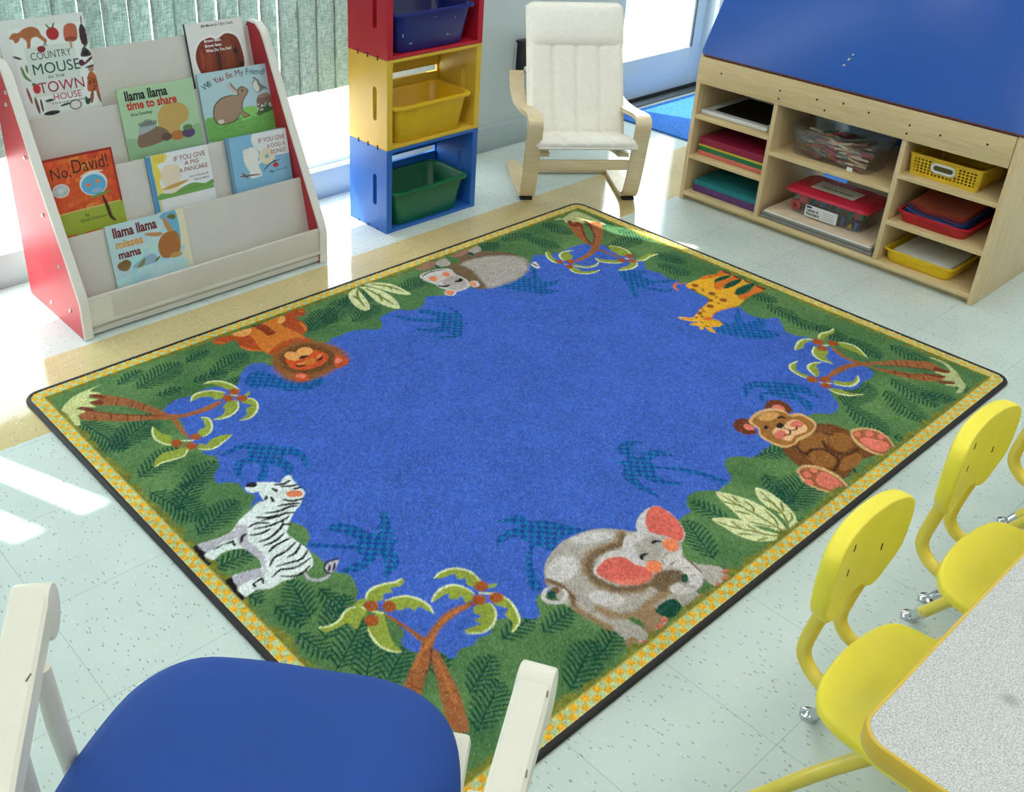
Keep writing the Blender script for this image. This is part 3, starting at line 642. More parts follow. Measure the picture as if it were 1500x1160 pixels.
p lion~ 0.0 -414 530 -420 524 -430 519 -440 518 -451 520 -458 525 -462 531 -460 539 -455 545 -445 550 -434 551 -424 549 -416 544 -413 538
p llight 0.0 -444 571 -452 565 -462 564 -471 570 -478 580 -480 593 -479 606 -473 617 -465 623 -455 624 -446 619 -439 608 -436 595 -438 582
p llight 0.0 -391 581 -400 572 -411 568 -422 569 -432 574 -439 584 -440 595 -436 606 -428 614 -416 619 -405 618 -394 613 -388 603 -387 592
P black 0.0 -454 569 -435 576 -416 565 -434 562
L llight 5.5 -475 547 -455 537
L black 5.8 -482 543 -475 530 -456 528
L llight 5.6 -406 541 -385 548
L black 5.9 -415 531 -406 525 -388 534
P lface 0.0 -359 511 -341 505 -338 470 -369 452 -394 460
P pink 0.0 -378 487 -356 501 -355 476 -376 474
p lface 0.0 -489 463 -497 455 -507 453 -517 455 -525 462 -530 471 -530 483 -526 493 -518 500 -508 503 -498 501 -490 494 -485 484 -485 473
p pink 0.0 -492 473 -496 470 -502 469 -508 471 -513 475 -517 481 -518 487 -516 492 -512 495 -507 496 -500 494 -495 490 -492 484 -491 478
P umber 0.0 341 773 387 788 432 805 471 795 525 785 570 744 601 699 602 640 567 586 511 550 454 537 392 538 332 548 298 570 290 591 312 630 313 696 328 743
P grey~ 0.0 388 747 449 750 510 733 558 706 589 671 597 634 560 581 508 553 451 539 395 541 337 553 350 591 367 634 383 680 388 716
P grey 0.0 480 820 514 831 546 828 534 799 511 785 477 791
P hpaw 0.0 398 821 437 832 494 836 480 809 426 799
P grey 0.0 313 815 371 827 360 778 328 774 300 795
P hpaw 0.0 232 829 273 837 329 833 300 795 250 795
p fern 0.0 478 777 474 776 470 777 467 782 466 788 467 795 469 802 473 806 477 808 481 806 483 802 485 795 484 788 481 782
p fern 0.0 306 775 303 774 300 777 298 781 298 787 299 794 301 800 304 804 307 805 310 803 312 798 312 792 311 785 309 779
P green 0.0 382 828 409 801 396 771 366 774
P pale 0.0 201 765 222 778 258 778 304 767 328 743 316 704 319 662 312 630 290 600 256 594 228 598 217 620 201 652 205 686 201 703 195 731
P grey~ 0.0 245 692 303 695 309 651 279 609 233 608 219 647
p orange 0.0 297 710 291 705 284 704 277 706 273 711 272 718 273 726 278 732 284 737 292 739 298 737 302 731 304 724 302 716
p orange 0.0 237 710 230 705 223 705 217 708 214 714 213 722 216 731 221 738 228 742 235 743 241 740 244 734 245 726 242 717
p pale 0.0 325 587 316 582 307 580 299 583 295 591 295 600 299 611 306 620 315 625 324 627 332 624 336 616 336 607 332 596
p orange 0.0 314 594 308 591 303 591 300 594 299 600 300 607 304 614 309 620 315 622 320 622 323 619 324 613 323 606 319 599
p pale 0.0 221 594 212 587 201 584 192 586 184 592 181 601 182 611 188 621 197 628 208 631 218 629 225 623 229 614 227 604
p orange 0.0 216 598 210 594 203 593 196 594 191 598 188 604 189 611 192 617 198 622 205 623 212 622 218 618 220 612 220 605
L black 8.6 208 674 218 655 242 652
L black 12.0 274 659 293 654 306 665
L black 4.3 207 760 243 771 280 766 307 755
P pale 0.0 592 595 618 597 600 560 594 549 579 554 581 580
L umber 7.8 597 598 595 564
P trunk 0.0 -1086 -623 -1043 -615 -1007 -598 -974 -577 -930 -553 -907 -536 -882 -526 -841 -511 -802 -505 -768 -511 -747 -517 -752 -527 -785 -525 -822 -527 -858 -535 -888 -553 -922 -581 -954 -604 -988 -632 -1024 -654 -1069 -665
P trunk 0.0 -918 -428 -910 -437 -902 -482 -895 -531 -907 -536 -910 -492 -917 -442
P trunk 0.0 -909 -571 -897 -571 -915 -627 -934 -678 -961 -729 -985 -762 -1006 -736 -973 -669 -951 -636 -929 -595
L trunkd 2.8 -978 -578 -970 -590 -951 -601
L trunkd 2.8 -1000 -599 -994 -619 -986 -630
L trunkd 2.8 -948 -633 -929 -634 -923 -649
L trunkd 2.8 -965 -661 -951 -671 -934 -678
L trunkd 3.0 -913 -542 -901 -557
L trunkd 4.1 -901 -557 -925 -584 -956 -607
L trunkl~ 6.6 -962 -577 -927 -556 -891 -545 -826 -518 -766 -518
L trunkl~ 6.2 -913 -593 -935 -644 -958 -696
P frond 0.0 -922 -365 -910 -352 -889 -346 -861 -352 -836 -363 -819 -362 -820 -374 -837 -380 -859 -371 -861 -384 -880 -376 -894 -388 -914 -377
L rim 5.3 -921 -363 -907 -351 -885 -346 -858 -353 -836 -363 -819 -364
P frond 0.0 -894 -394 -868 -402 -845 -414 -831 -438 -827 -467 -833 -490 -839 -476 -846 -454 -860 -457 -866 -440 -882 -438 -889 -427
L rim 5.2 -891 -394 -867 -400 -845 -414 -831 -438 -827 -466 -834 -490
P frond 0.0 -939 -379 -955 -363 -979 -363 -1003 -376 -1028 -377 -1049 -365 -1042 -386 -1018 -390 -994 -394 -990 -419 -960 -401 -945 -397
L rim 5.0 -939 -379 -956 -364 -979 -364 -1003 -376 -1027 -376 -1049 -365
P frond 0.0 -969 -432 -979 -460 -980 -486 -973 -510 -957 -531 -955 -507 -949 -486 -933 -451 -919 -424 -928 -411
L rim 4.8 -971 -435 -979 -460 -981 -486 -973 -511 -957 -531
L rim 5.7 -942 -377 -928 -405 -916 -421
p frond 0.0 -921 -365 -923 -369 -929 -373 -935 -374 -942 -374 -948 -372 -951 -369 -952 -364 -949 -360 -944 -357 -937 -355 -930 -355 -924 -357 -921 -360
P frond 0.0 -709 -490 -686 -485 -684 -453 -695 -427 -716 -410 -742 -405 -762 -410 -744 -422 -718 -428 -722 -446 -708 -455 -718 -471
L rim 5.5 -689 -483 -684 -453 -695 -426 -716 -410 -742 -405 -762 -410
P frond 0.0 -729 -502 -731 -471 -745 -452 -770 -445 -795 -450 -816 -462 -790 -464 -769 -464 -778 -479 -767 -491 -752 -489 -759 -510 -744 -513
L rim 5.3 -725 -503 -731 -471 -745 -452 -770 -445 -795 -450 -815 -461
P frond 0.0 -726 -540 -719 -557 -736 -583 -764 -598 -792 -596 -815 -585 -817 -569 -792 -574 -775 -578 -781 -562 -760 -562 -766 -546 -754 -533
L rim 5.0 -718 -546 -725 -569 -743 -588 -766 -598 -792 -597 -818 -578
P frond 0.0 -685 -545 -683 -570 -693 -602 -709 -627 -734 -639 -743 -637 -721 -617 -718 -592 -701 -584 -710 -565 -713 -551
L rim 5.1 -685 -540 -681 -568 -691 -600 -709 -627 -742 -638
P frond 0.0 -686 -503 -663 -513 -676 -517 -689 -512
L rim 5.3 -716 -507 -701 -523 -684 -534
p nut 0.0 -912 -396 -917 -401 -924 -403 -931 -401 -936 -397 -939 -390 -939 -383 -936 -376 -930 -371 -923 -370 -916 -371 -911 -376 -908 -382 -908 -390
p nut 0.0 -883 -423 -889 -428 -896 -430 -903 -428 -908 -424 -911 -417 -911 -410 -907 -403 -901 -398 -894 -396 -887 -398 -882 -402 -879 -409 -879 -416
p nut 0.0 -937 -431 -943 -436 -950 -437 -957 -436 -962 -432 -965 -425 -964 -418 -961 -411 -955 -406 -948 -404 -942 -406 -936 -410 -933 -417 -934 -424
p nut 0.0 -686 -506 -692 -510 -699 -512 -706 -510 -711 -506 -714 -499 -714 -492 -710 -486 -704 -482 -696 -481 -689 -482 -684 -487 -681 -493 -682 -500
p nut 0.0 -719 -533 -725 -537 -732 -539 -739 -537 -744 -533 -747 -527 -746 -520 -743 -513 -736 -509 -729 -508 -722 -509 -717 -514 -714 -520 -715 -527
p nut 0.0 -684 -553 -690 -557 -697 -558 -704 -556 -710 -551 -713 -545 -713 -538 -709 -532 -703 -528 -696 -527 -689 -529 -683 -534 -680 -540 -680 -547
P grass 0.0 -1131 740 -1087 784 -1043 802 -977 805 -1017 795 -1000 763 -1039 767 -1020 738 -1046 742 -1042 707 -1068 729 -1087 731 -1070 699 -1096 695 -1110 655 -1121 656 -1139 687
P trunk 0.0 -1092 700 -1061 701 -1027 655 -986 614 -944 576 -906 553 -874 527 -837 519 -793 519 -762 520 -760 505 -798 496 -839 499 -877 508 -914 525 -955 555 -1007 588 -1057 633 -1095 672 -1097 696
P trunk 0.0 -1043 739 -1017 736 -1031 774 -1013 769 -979 728 -950 686 -929 637 -912 589 -902 546 -898 508 -906 464 -910 426 -920 430 -917 473 -911 523 -931 569 -951 611 -973 656 -1003 688 -1038 717
P roots 0.0 -1086 734 -1071 733 -1058 716 -1048 686 -1069 702 -1079 724
P roots 0.0 -1031 774 -1013 769 -997 742 -1006 732 -1020 754
P roots 0.0 -1043 739 -1017 734 -1014 715 -1031 713
L roots 4.5 -1051 688 -1019 647 -946 573 -910 547
L roots 4.0 -1097 700 -1093 676
L trunkd 3.6 -1060 678 -1066 661 -1075 647
L trunkd 3.6 -1025 650 -1031 633 -1040 619
L trunkd 3.6 -991 622 -997 605 -1006 591
L trunkd 3.6 -962 598 -968 582 -977 568
L trunkd 3.7 -970 714 -993 682
L trunkd 3.6 -945 671 -969 641
L trunkd 3.6 -929 636 -953 606
P frond 0.0 -749 625 -724 622 -702 605 -686 570 -685 536 -702 545 -713 563 -727 608
L rim 5.8 -749 625 -724 622 -702 605 -687 569 -685 536
P frond 0.0 -825 566 -803 589 -772 592 -745 578 -726 550 -744 528 -764 531 -769 553 -795 569
L rim 5.7 -824 566 -803 589 -773 591 -746 577 -724 546
P frond 0.0 -720 486 -737 455 -768 437 -799 436 -820 448 -789 453 -769 472 -771 483 -738 501
L rim 5.4 -720 486 -737 455 -768 437 -798 437 -820 448
P frond 0.0 -693 487 -680 463 -686 432 -715 402 -744 391 -767 400 -736 411 -724 436 -701 444 -715 473
L rim 5.4 -691 482 -680 463 -688 431 -715 402 -743 392 -767 400
P frond 0.0 -690 498 -663 509 -683 488
L rim 5.6 -718 526 -705 510
P frond 0.0 -965 521 -982 493 -987 457 -977 424 -959 426 -947 456 -961 476 -963 502
L rim 5.1 -965 521 -981 492 -987 457 -976 425 -965 415
P frond 0.0 -840 482 -828 460 -838 425 -859 401 -882 395 -890 410 -875 430 -857 432 -846 457
L rim 5.2 -840 480 -828 460 -838 426 -859 401 -882 395
P frond 0.0 -922 348 -898 333 -868 335 -819 354 -840 369 -872 371 -896 358 -907 375
L rim 5.0 -922 356 -898 333 -868 335 -819 354
P frond 0.0 -941 372 -964 352 -995 354 -1022 361 -1048 356 -1030 383 -1000 396 -972 389 -946 384
L rim 4.8 -941 372 -964 352 -995 354 -1022 361 -1048 356
L rim 5.9 -937 416 -923 404 -912 395
p nut 0.0 -689 523 -694 518 -701 516 -708 517 -714 522 -717 528 -717 536 -715 544 -709 549 -703 552 -696 551 -690 546 -687 539 -686 531
p nut 0.0 -721 505 -727 500 -733 497 -740 499 -746 503 -749 510 -749 518 -747 526 -741 531 -735 534 -728 533 -722 528 -719 521 -719 513
p nut 0.0 -690 480 -695 475 -702 473 -709 475 -714 479 -717 486 -718 494 -715 501 -710 506 -704 508 -697 506 -692 502 -688 495 -688 487
p nut 0.0 -941 403 -946 397 -952 395 -959 396 -964 400 -967 407 -968 415 -965 423 -961 429 -954 431 -948 430 -942 426 -939 419 -938 411
p nut 0.0 -887 398 -892 393 -898 391 -904 393 -910 398 -914 404 -915 412 -913 419 -908 423 -902 425 -895 424 -890 419 -886 412 -885 404
p nut 0.0 -916 367 -921 362 -928 360 -934 361 -939 365 -943 372 -943 380 -941 387 -936 393 -930 395 -923 394 -918 389 -915 382 -914 375
P grass2 0.0 955 815 993 821 995 808 1051 823 1096 824 1102 760 1091 664 1074 678 1076 699 1039 705 1041 726 1015 723 1018 749 986 745 1001 774 973 767 988 801
P trunk 0.0 1058 712 1083 682 1022 617 951 563 882 523 817 502 760 497 730 511 784 518 843 533 910 574 978 629 1021 685
P trunk 0.0 981 761 1022 729 947 653 905 578 885 552 895 607 919 675
P trunk 0.0 889 528 893 473 898 429 887 428 884 470 876 517
P roots 0.0 987 773 1008 775 989 743 1014 746 1018 721 974 687 989 709 966 732
P roots 0.0 1045 740 1054 728 1044 700 1023 672 997 659 1029 701
L roots 8.4 1010 716 943 645 895 565
L roots 7.3 1024 682 968 615 897 563
P frond 0.0 707 629 722 627 698 586 685 556 679 532 666 552 679 591
L rim 6.6 707 629 680 595 667 555 678 531
P frond 0.0 737 585 769 591 802 575 776 575 763 545 734 528 707 539 714 564
L rim 6.8 802 575 767 590 736 584 715 562 707 537
P frond 0.0 716 502 731 462 763 446 801 450 768 433 730 443 709 469
L rim 6.6 686 516 707 476 731 444 771 435 801 450
P frond 0.0 671 480 698 468 696 431 752 402 711 401 682 419 664 447
L rim 6.4 670 476 664 447 682 419 711 401 752 402
P frond 0.0 944 521 965 489 964 448 950 419 910 430 913 468 915 487
L rim 6.0 945 520 964 488 963 447 950 419
P frond 0.0 816 479 836 448 863 417 872 390 844 402 821 425 808 450
L rim 6.7 816 479 808 450 821 425 844 402 872 390
P frond 0.0 928 376 975 379 1014 379 1032 355 988 359 946 351 921 361
L rim 6.9 922 366 950 354 989 360 1032 355
P frond 0.0 912 358 885 341 840 338 802 358 830 364 870 362 894 373
L rim 6.6 911 358 884 340 841 339 802 358
L rim 6.8 906 413 907 393 924 389
p nut 0.0 696 527 689 524 683 524 677 527 674 533 673 539 675 546 679 552 685 555 692 555 697 552 701 546 702 540 700 533
p nut 0.0 729 504 722 500 715 500 709 503 706 509 705 516 707 523 712 529 719 533 726 533 732 530 736 524 737 517 734 509
p nut 0.0 695 479 689 476 683 476 677 479 673 485 672 492 674 499 678 504 684 507 691 507 697 504 700 498 701 491 700 484
p nut 0.0 942 398 935 395 927 395 921 399 917 405 916 412 919 420 924 425 931 429 939 429 945 425 949 419 950 412 947 404
p nut 0.0 888 391 881 388 873 388 867 391 863 397 862 405 865 412 870 418 877 421 885 421 891 418 895 412 895 404 893 397
p nut 0.0 917 365 911 362 904 363 897 366 893 373 892 380 894 387 899 393 906 395 913 395 919 391 923 385 924 377 922 370
P grass2 0.0 1097 -665 1098 -708 1070 -748 1067 -736 1052 -713 1054 -750 1025 -717 1023 -756 991 -745 1016 -785 977 -774 994 -807 957 -816 974 -825 1020 -818 1048 -791 1083 -758 1104 -723 1112 -693
P trunk 0.0 741 -518 801 -511 862 -523 903 -546 955 -583 998 -606 1042 -647 1071 -681 1067 -714 1040 -714 1015 -678 979 -633 936 -593 891 -562 845 -541 785 -534 743 -530
P trunk 0.0 907 -436 909 -459 890 -498 897 -536 900 -585 928 -624 956 -672 989 -708 1024 -752 987 -752 950 -727 922 -680 902 -628 890 -572 879 -532 879 -490 895 -448
P roots 0.0 1055 -707 1066 -745 1051 -748 1029 -715
P roots 0.0 984 -749 1012 -787 996 -786 974 -758
P roots 0.0 982 -703 998 -712 1027 -754 1004 -744
L roots 5.6 933 -594 975 -635 1011 -680 1034 -721
L roots 4.4 919 -629 948 -676 983 -711
L trunkd 3.9 993 -604 969 -627
L trunkd 4.0 1016 -628 992 -651
L trunkd 4.0 1039 -652 1016 -675
L trunkd 3.8 936 -633 913 -650
L trunkd 3.8 950 -670 927 -686
L trunkd 3.8 971 -708 948 -723
P frond 0.0 929 -375 965 -364 1002 -376 1033 -371 1009 -388 974 -388 931 -388
L rim 6.7 928 -377 962 -365 1002 -376 1031 -372
P frond 0.0 801 -368 851 -347 889 -349 910 -371 869 -366 834 -377
L rim 6.5 801 -368 851 -349 887 -350 908 -372
P frond 0.0 954 -429 970 -453 974 -489 941 -540 942 -497 939 -461
L rim 5.9 954 -429 972 -452 974 -489 941 -540
P frond 0.0 870 -395 827 -416 810 -450 819 -492 838 -457 876 -444 874 -426
L rim 6.2 870 -396 828 -416 810 -450 819 -492
P frond 0.0 683 -426 709 -406 748 -411 726 -419 693 -444 694 -476 690 -492 674 -469
L rim 6.5 748 -413 708 -410 683 -428 675 -469 687 -495
P frond 0.0 732 -455 767 -447 801 -464 769 -464 739 -491 710 -499
L rim 6.5 801 -464 767 -447 733 -456 709 -497
P frond 0.0 729 -543 748 -569 778 -583 814 -577 791 -594 746 -597 717 -568
L rim 6.3 711 -549 724 -577 747 -596 791 -593 814 -577
P frond 0.0 676 -560 699 -578 704 -611 729 -641 690 -619 672 -585
L rim 5.6 673 -562 673 -588 690 -619 729 -641
L rim 6.3 689 -521 691 -533 711 -549
L rim 6.4 895 -410 916 -421
p nut 0.0 915 -403 906 -406 897 -405 890 -400 886 -394 887 -386 891 -378 898 -373 907 -370 916 -371 923 -375 927 -382 927 -390 923 -398
p nut 0.0 946 -439 938 -441 929 -439 922 -435 919 -428 918 -421 922 -414 929 -409 937 -406 945 -408 952 -412 956 -419 956 -427 953 -434
p nut 0.0 890 -433 882 -435 874 -434 867 -429 864 -423 863 -415 866 -408 872 -404 880 -402 888 -403 895 -408 899 -414 899 -422 896 -429
p nut 0.0 694 -516 686 -517 678 -516 671 -511 667 -505 666 -497 669 -490 676 -485 684 -483 692 -484 699 -489 703 -496 704 -503 700 -511
p nut 0.0 725 -540 717 -542 709 -541 702 -536 698 -530 698 -522 701 -516 707 -511 715 -509 724 -510 731 -514 735 -521 735 -528 731 -535
p nut 0.0 694 -559 687 -560 679 -559 673 -554 670 -548 669 -541 672 -535 677 -531 684 -529 691 -531 697 -535 701 -541 702 -548 699 -554
P leaf 0.0 -3 -634 17 -661 32 -695 39 -728 38 -760 29 -794 5 -837 -11 -835 -17 -803 -38 -770 -44 -741 -32 -702 -23 -669
P leaf 0.0 -100 -691 -71 -709 -50 -736 -41 -760 -38 -793 -16 -838 -18 -849 -59 -830 -89 -803 -102 -771 -103 -732
P leaf 0.0 91 -690 102 -710 102 -738 94 -769 84 -799 63 -826 38 -841 14 -844 7 -835 30 -818 45 -786 49 -749 61 -717
L vein 5.4 -4 -651 -2 -698 0 -745 -1 -792 -3 -834
L vein 5.6 15 -670 7 -697
L vein 5.5 -21 -670 -5 -700
L vein 5.5 24 -703 17 -731 0 -745
L vein 5.4 -29 -709 -11 -743
L vein 5.4 32 -755 19 -793 1 -814
L vein 5.3 -37 -755 -22 -783 -5 -809
L vein 5.2 -100 -703 -85 -743 -59 -784 -41 -818 -13 -841
L vein 5.3 -71 -727 -74 -756
L vein 5.2 -98 -763 -73 -788
L vein 5.2 -51 -760 -53 -789
L vein 5.2 -80 -809 -52 -820
L vein 5.5 89 -706 74 -744 57 -788 32 -820 6 -838
L vein 5.6 68 -727 72 -760
L vein 5.5 92 -763 64 -790
L vein 5.5 48 -756 50 -790
L vein 5.4 74 -803 58 -817 33 -821
P leaf 0.0 -72 821 -26 839 -33 812 -59 733 -81 691 -104 684 -113 717 -102 768
P leaf 0.0 -14 837 14 807 30 755 23 684 -3 629 -23 646 -36 700 -28 755 -16 807
P leaf 0.0 7 845 46 830 82 793 94 736 89 681 58 710 38 757 23 800
L vein 8.2 -29 826 -63 782 -89 712
L vein 8.2 -3 813 -2 734 -4 660
L vein 8.5 29 827 67 774 83 713
L vein 8.1 9 756 -20 702
L vein 8.4 66 782 64 752
L vein 8.1 -70 796 -75 762'''
HX, HY = 1168., 881.
cv = Canvas(2*HX, 2*HY, 3.3, PAL['green'], -HX, -HY)
def cloudy(shape, n, seed):
    r = np.random.default_rng(seed); g = r.random((shape[0]//n+3, shape[1]//n+3))
    y = np.arange(shape[0])/n; x = np.arange(shape[1])/n; j, i = y.astype(int), x.astype(int); fy = (y-j)[:, None]; fx = (x-i)[None, :]
    fy, fx = fy*fy*(3-2*fy), fx*fx*(3-2*fx); a = g[np.ix_(j, i)]; b = g[np.ix_(j, i+1)]; c = g[np.ix_(j+1, i)]; d = g[np.ix_(j+1, i+1)]
    return (a*(1-fx)+b*fx)*(1-fy)+(c*(1-fx)+d*fx)*fy
# leaf greens drift between a lighter and a darker yarn blend
cl = cloudy(cv.a.shape[:2], 60, 3)[..., None]; cv.a = np.array(lin((66, 108, 66)))*(1-cl)+np.array(lin((104, 140, 84)))*cl
def fern(x0, y0, x1, y1):
    d = np.array((x1-x0, y1-y0), float); L = np.hypot(*d); d /= L; nn = np.array((-d[1], d[0])); o = np.array((x0, y0))-d*L*.12; L *= 1.22
    cv.line([tuple(o), tuple(o+d*L)], 5, PAL['fern'], True, False)
    m = max(5, int(L/13.5))
    for k in range(m):
        t = (k+.5)/m; w = L*.34*math.sin(PI*(.18+.8*t))+4
        for sg in (-1, 1):
            p = o+d*L*t; q = p+d*w*.62+nn*sg*w*.78
            cv.line([tuple(p), tuple((p+q)/2+d*w*.06), tuple(q)], 6.0, PAL['fern'])
def checker(X, Y):
    m = (np.floor(X/13.5)+np.floor(Y/13.5)).astype(int) % 2 == 0
    return np.where(m[..., None], np.array(lin((24, 112, 172))), np.array(lin((32, 72, 156))))
for row in RUG.split('\n'):
    q = row.split()
    if not q: continue
    v = [float(a) for a in q[3:]]; P = list(zip(v[0::2], v[1::2]))
    if q[0] == 'F': fern(*v)
    elif q[1].endswith('~'):
        c_ = PAL[q[1][:-1]]
        if q[0] == 'L':
            for kw_, pr in ((1.7, .22), (1.3, .4), (.95, .75), (.6, .9)): cv.prob = pr; cv.line(P, float(q[2])*kw_, c_, False)
        else:
            A = np.array(P); m_ = A.mean(0)
            for kw_, pr in ((1.1, .25), (1.04, .5), (.97, .85), (.9, .97)): cv.prob = pr; cv.fill([tuple(t_) for t_ in m_+(A-m_)*kw_], c_, q[0] == 'P')
        cv.prob = 1
    elif q[0] == 'L': cv.line(P, float(q[2])*(1.45 if q[1] == 'black' else 1.1), PAL[q[1]])
    else: cv.fill(P, checker if q[1] == 'chk' else PAL[q[1]], q[0] == 'P')
# rim: olive band, then two rows of yellow and mint squares
ring = np.minimum(HX-np.abs(cv.X)[None, :], HY-np.abs(cv.Y)[:, None])
ol = (ring < 54+5*cloudy(cv.a.shape[:2], 14, 5)) & (ring >= 36)
olive = np.array(lin((122, 126, 48)))*(.75+.5*cloudy(cv.a.shape[:2], 8, 9))[..., None]
keep = ~(np.abs(cv.a-np.array(lin(PAL['black']))).sum(-1) < .01)
sel = keep & (ring >= 36) & (ring < 46+22*(cloudy(cv.a.shape[:2], 18, 5)-.3)+8*(rng.random(ring.shape)-.5)); cv.a[sel] = olive[sel]
ck = (np.floor((cv.X[None, :]+HX)/17.6)+np.floor((cv.Y[:, None]+HY)/17.6)).astype(int) % 2 == 0
sq = np.where(ck[..., None], np.array(lin((238, 180, 48))), np.array(lin((190, 206, 150))))
cv.a[ring < 36] = sq[ring < 36]; cv.a[ring < 3.4] = lin((226, 214, 150))
cols = cv.grid()
# yarn: every tuft a little lighter or darker than its neighbours
tuft = 1+.5*(rng.random(cols.shape[:2])-.5)+.22*(cloudy(cols.shape[:2], 3, 21)-.5)+.14*(cloudy(cols.shape[:2], 25, 22)-.5)
cols = np.clip(cols*tuft[..., None]*(1+.07*(rng.random(cols.shape)-.5)), 0, 1)
fleck = rng.random(cols.shape[:2]) > .9; cols[fleck] = cols[fleck]*.9+.1*np.array(lin((200, 214, 226)))
gx, gy = np.meshgrid(np.linspace(-HX, HX, cv.nx+1), np.linspace(-HY, HY, cv.ny+1))
co = np.stack([gx/1000, gy/1000, .0095+.0022*rng.random(gx.shape)], -1)
R_ = .035; ax = np.maximum(np.abs(co[..., 0])-(HX/1000-R_), 0); ay = np.maximum(np.abs(co[..., 1])-(HY/1000-R_), 0); rr_ = np.hypot(ax, ay)
k_ = np.where((ax > 0) & (ay > 0) & (rr_ > R_), R_/np.maximum(rr_, 1e-6), 1.)     # pull the corners round
co[..., 0] = np.sign(co[..., 0])*(np.abs(co[..., 0])-ax+ax*k_); co[..., 1] = np.sign(co[..., 1])*(np.abs(co[..., 1])-ay+ay*k_)
rug = link_mesh('rug', grid_mesh('rug', cv.nx, cv.ny, co, cols), attr_mat('rug_yarn', .95, .5, .1))
tag(rug, 'large blue and green jungle rug with woven animals on the floor', 'rug')
b = MB(); lp = []
path = rrect(0, 0, HX/1000+.0045, HY/1000+.0045, .04, 8)
for k in range(len(path)):
    p = np.array(path[k]); t = np.array(path[(k+1) % len(path)])-np.array(path[k-1]); t /= np.linalg.norm(t); nn = np.array((t[1], -t[0]))
    lp.append([(*(p+nn*dx), z) for dx, z in ((-.006, .001), (.006, .001), (.0075, .006), (.004, .0115), (-.004, .0125), (-.007, .011))])
b.loft(lp+[lp[0]], False, False)
bmesh.ops.remove_doubles(b.bm, verts=b.bm.verts, dist=1e-6)
b.build('binding', mat('black_binding', (36, 32, 34), .7, .1, 200), rug, smooth=60)
# ------------------------------------------------------------------ book display rack
cream = mat('cream_laminate', (210, 206, 196), .38, .03, 9)
edge_m = mat('cream_edge', (226, 224, 214), .35, .02, 9)
redlam = mat('red_laminate', (196, 58, 66), .42, .05, 5, spec=.28)
SX0, SX1 = -.90, .03
rack = thing('book_display_rack', 'cream tiered book rack with red side panels by the window', 'book rack', ((SX0+SX1)/2, 1.3, 0))
prof = [(1.085, .001), (1.083, .125), (1.10, .165), (1.265, .487), (1.385, .735), (1.408, .775), (1.44, .797), (1.49, .797), (1.50, .785), (1.50, .001)]
for x0, x1, outer in ((SX0, SX0+.03, -1), (SX1-.03, SX1, 1)):
    sp = MB().prism(prof, lambda u, v, w_: (w_, u, v), x0+.001, x1-.001, 0).build('side_panel', redlam, rack, label='glossy red side panel')
    # cream banding wraps the front and top edge
    b = MB(); q = [(1.085, .002)]+prof[1:9]; loops = []
    for i, p in enumerate(q):
        a = np.array(q[max(i-1, 0)]); d = np.array(q[min(i+1, len(q)-1)])-a; d /= np.linalg.norm(d); nn = np.array((-d[1], d[0])); o = np.array(p)
        s1, s2 = o+nn*.003, o-nn*.004
        loops.append([(x0-.0005, *s2), (x0-.0005, *(o+nn*.0)), (x0+.003, *s1), (x1-.003, *s1), (x1+.0005, *o), (x1+.0005, *s2)])
    b.loft(loops).build('edge_band', edge_m, sp, label='cream edge band')
    if outer < 0:
        for (y, z) in ((1.40, .715), (1.415, .675), (1.335, .53), (1.265, .365), (1.20, .215), (1.165, .075), (1.32, .04)):
            MB().lathe([(.0001, .0035), (.005, .003), (.0065, .0), (.0065, -.002)], (x0-.0002, y, z), 12, (-1, 0, 0)).build('screw_cap', mat('screw_metal', (200, 196, 194), .3, .05, 50, metal=.7), sp)
TH = rad(13); PV = Vector((0, math.sin(TH), math.cos(TH))); PN = Vector((0, -math.cos(TH), math.sin(TH)))
TOPS = [(1.09, .134), (1.195, .30), (1.292, .459), (1.392, .62), (1.488, .779)]
ix0, ix1 = SX0+.0295, SX1-.0295
b = MB(); b.box(ix0, ix1, 1.088, 1.101, .034, .136, .002); lip = b.build('front_lip', cream, rack); MB().box(-.872, -.795, 1.0868, 1.0879, .04, .128, 0).build('clear_tape', mat('tape', (222, 220, 208), .15, .02, 20), lip, label='clear tape strip')
MB().box(ix0, ix1, 1.094, 1.46, .008, .03, .002).build('base_board', cream, rack)
for i in range(1, 5):
    y, z = TOPS[i]; top = Vector((0, y, z)); T_ = .012; L_ = .2 if i > 1 else .24
    c0 = top-PV*L_; q = [top, c0, c0-PN*T_, top-PN*T_]
    MB().prism([(p.y, p.z) for p in q], lambda u, v, w_: (w_, u, v), ix0, ix1, .0015).build('display_panel', cream, rack)
    # ledge the books stand on, reaching back from the panel below
    yb_, zb_ = TOPS[i-1]; f0 = Vector((0, yb_, zb_))-PV*(.074 if i > 1 else .08)-PN*(T_ if i > 1 else .013); dn = -PN*.0475
    q = [f0, f0+dn, f0+dn-PV*.01, f0-PV*.01]
    MB().prism([(p.y, p.z) for p in q], lambda u, v, w_: (w_, u, v), ix0, ix1, 0).build('ledge', cream, rack)
MB().box(ix0, ix1, 1.4865, 1.498, .03, .76, .001).build('back_board', cream, rack)

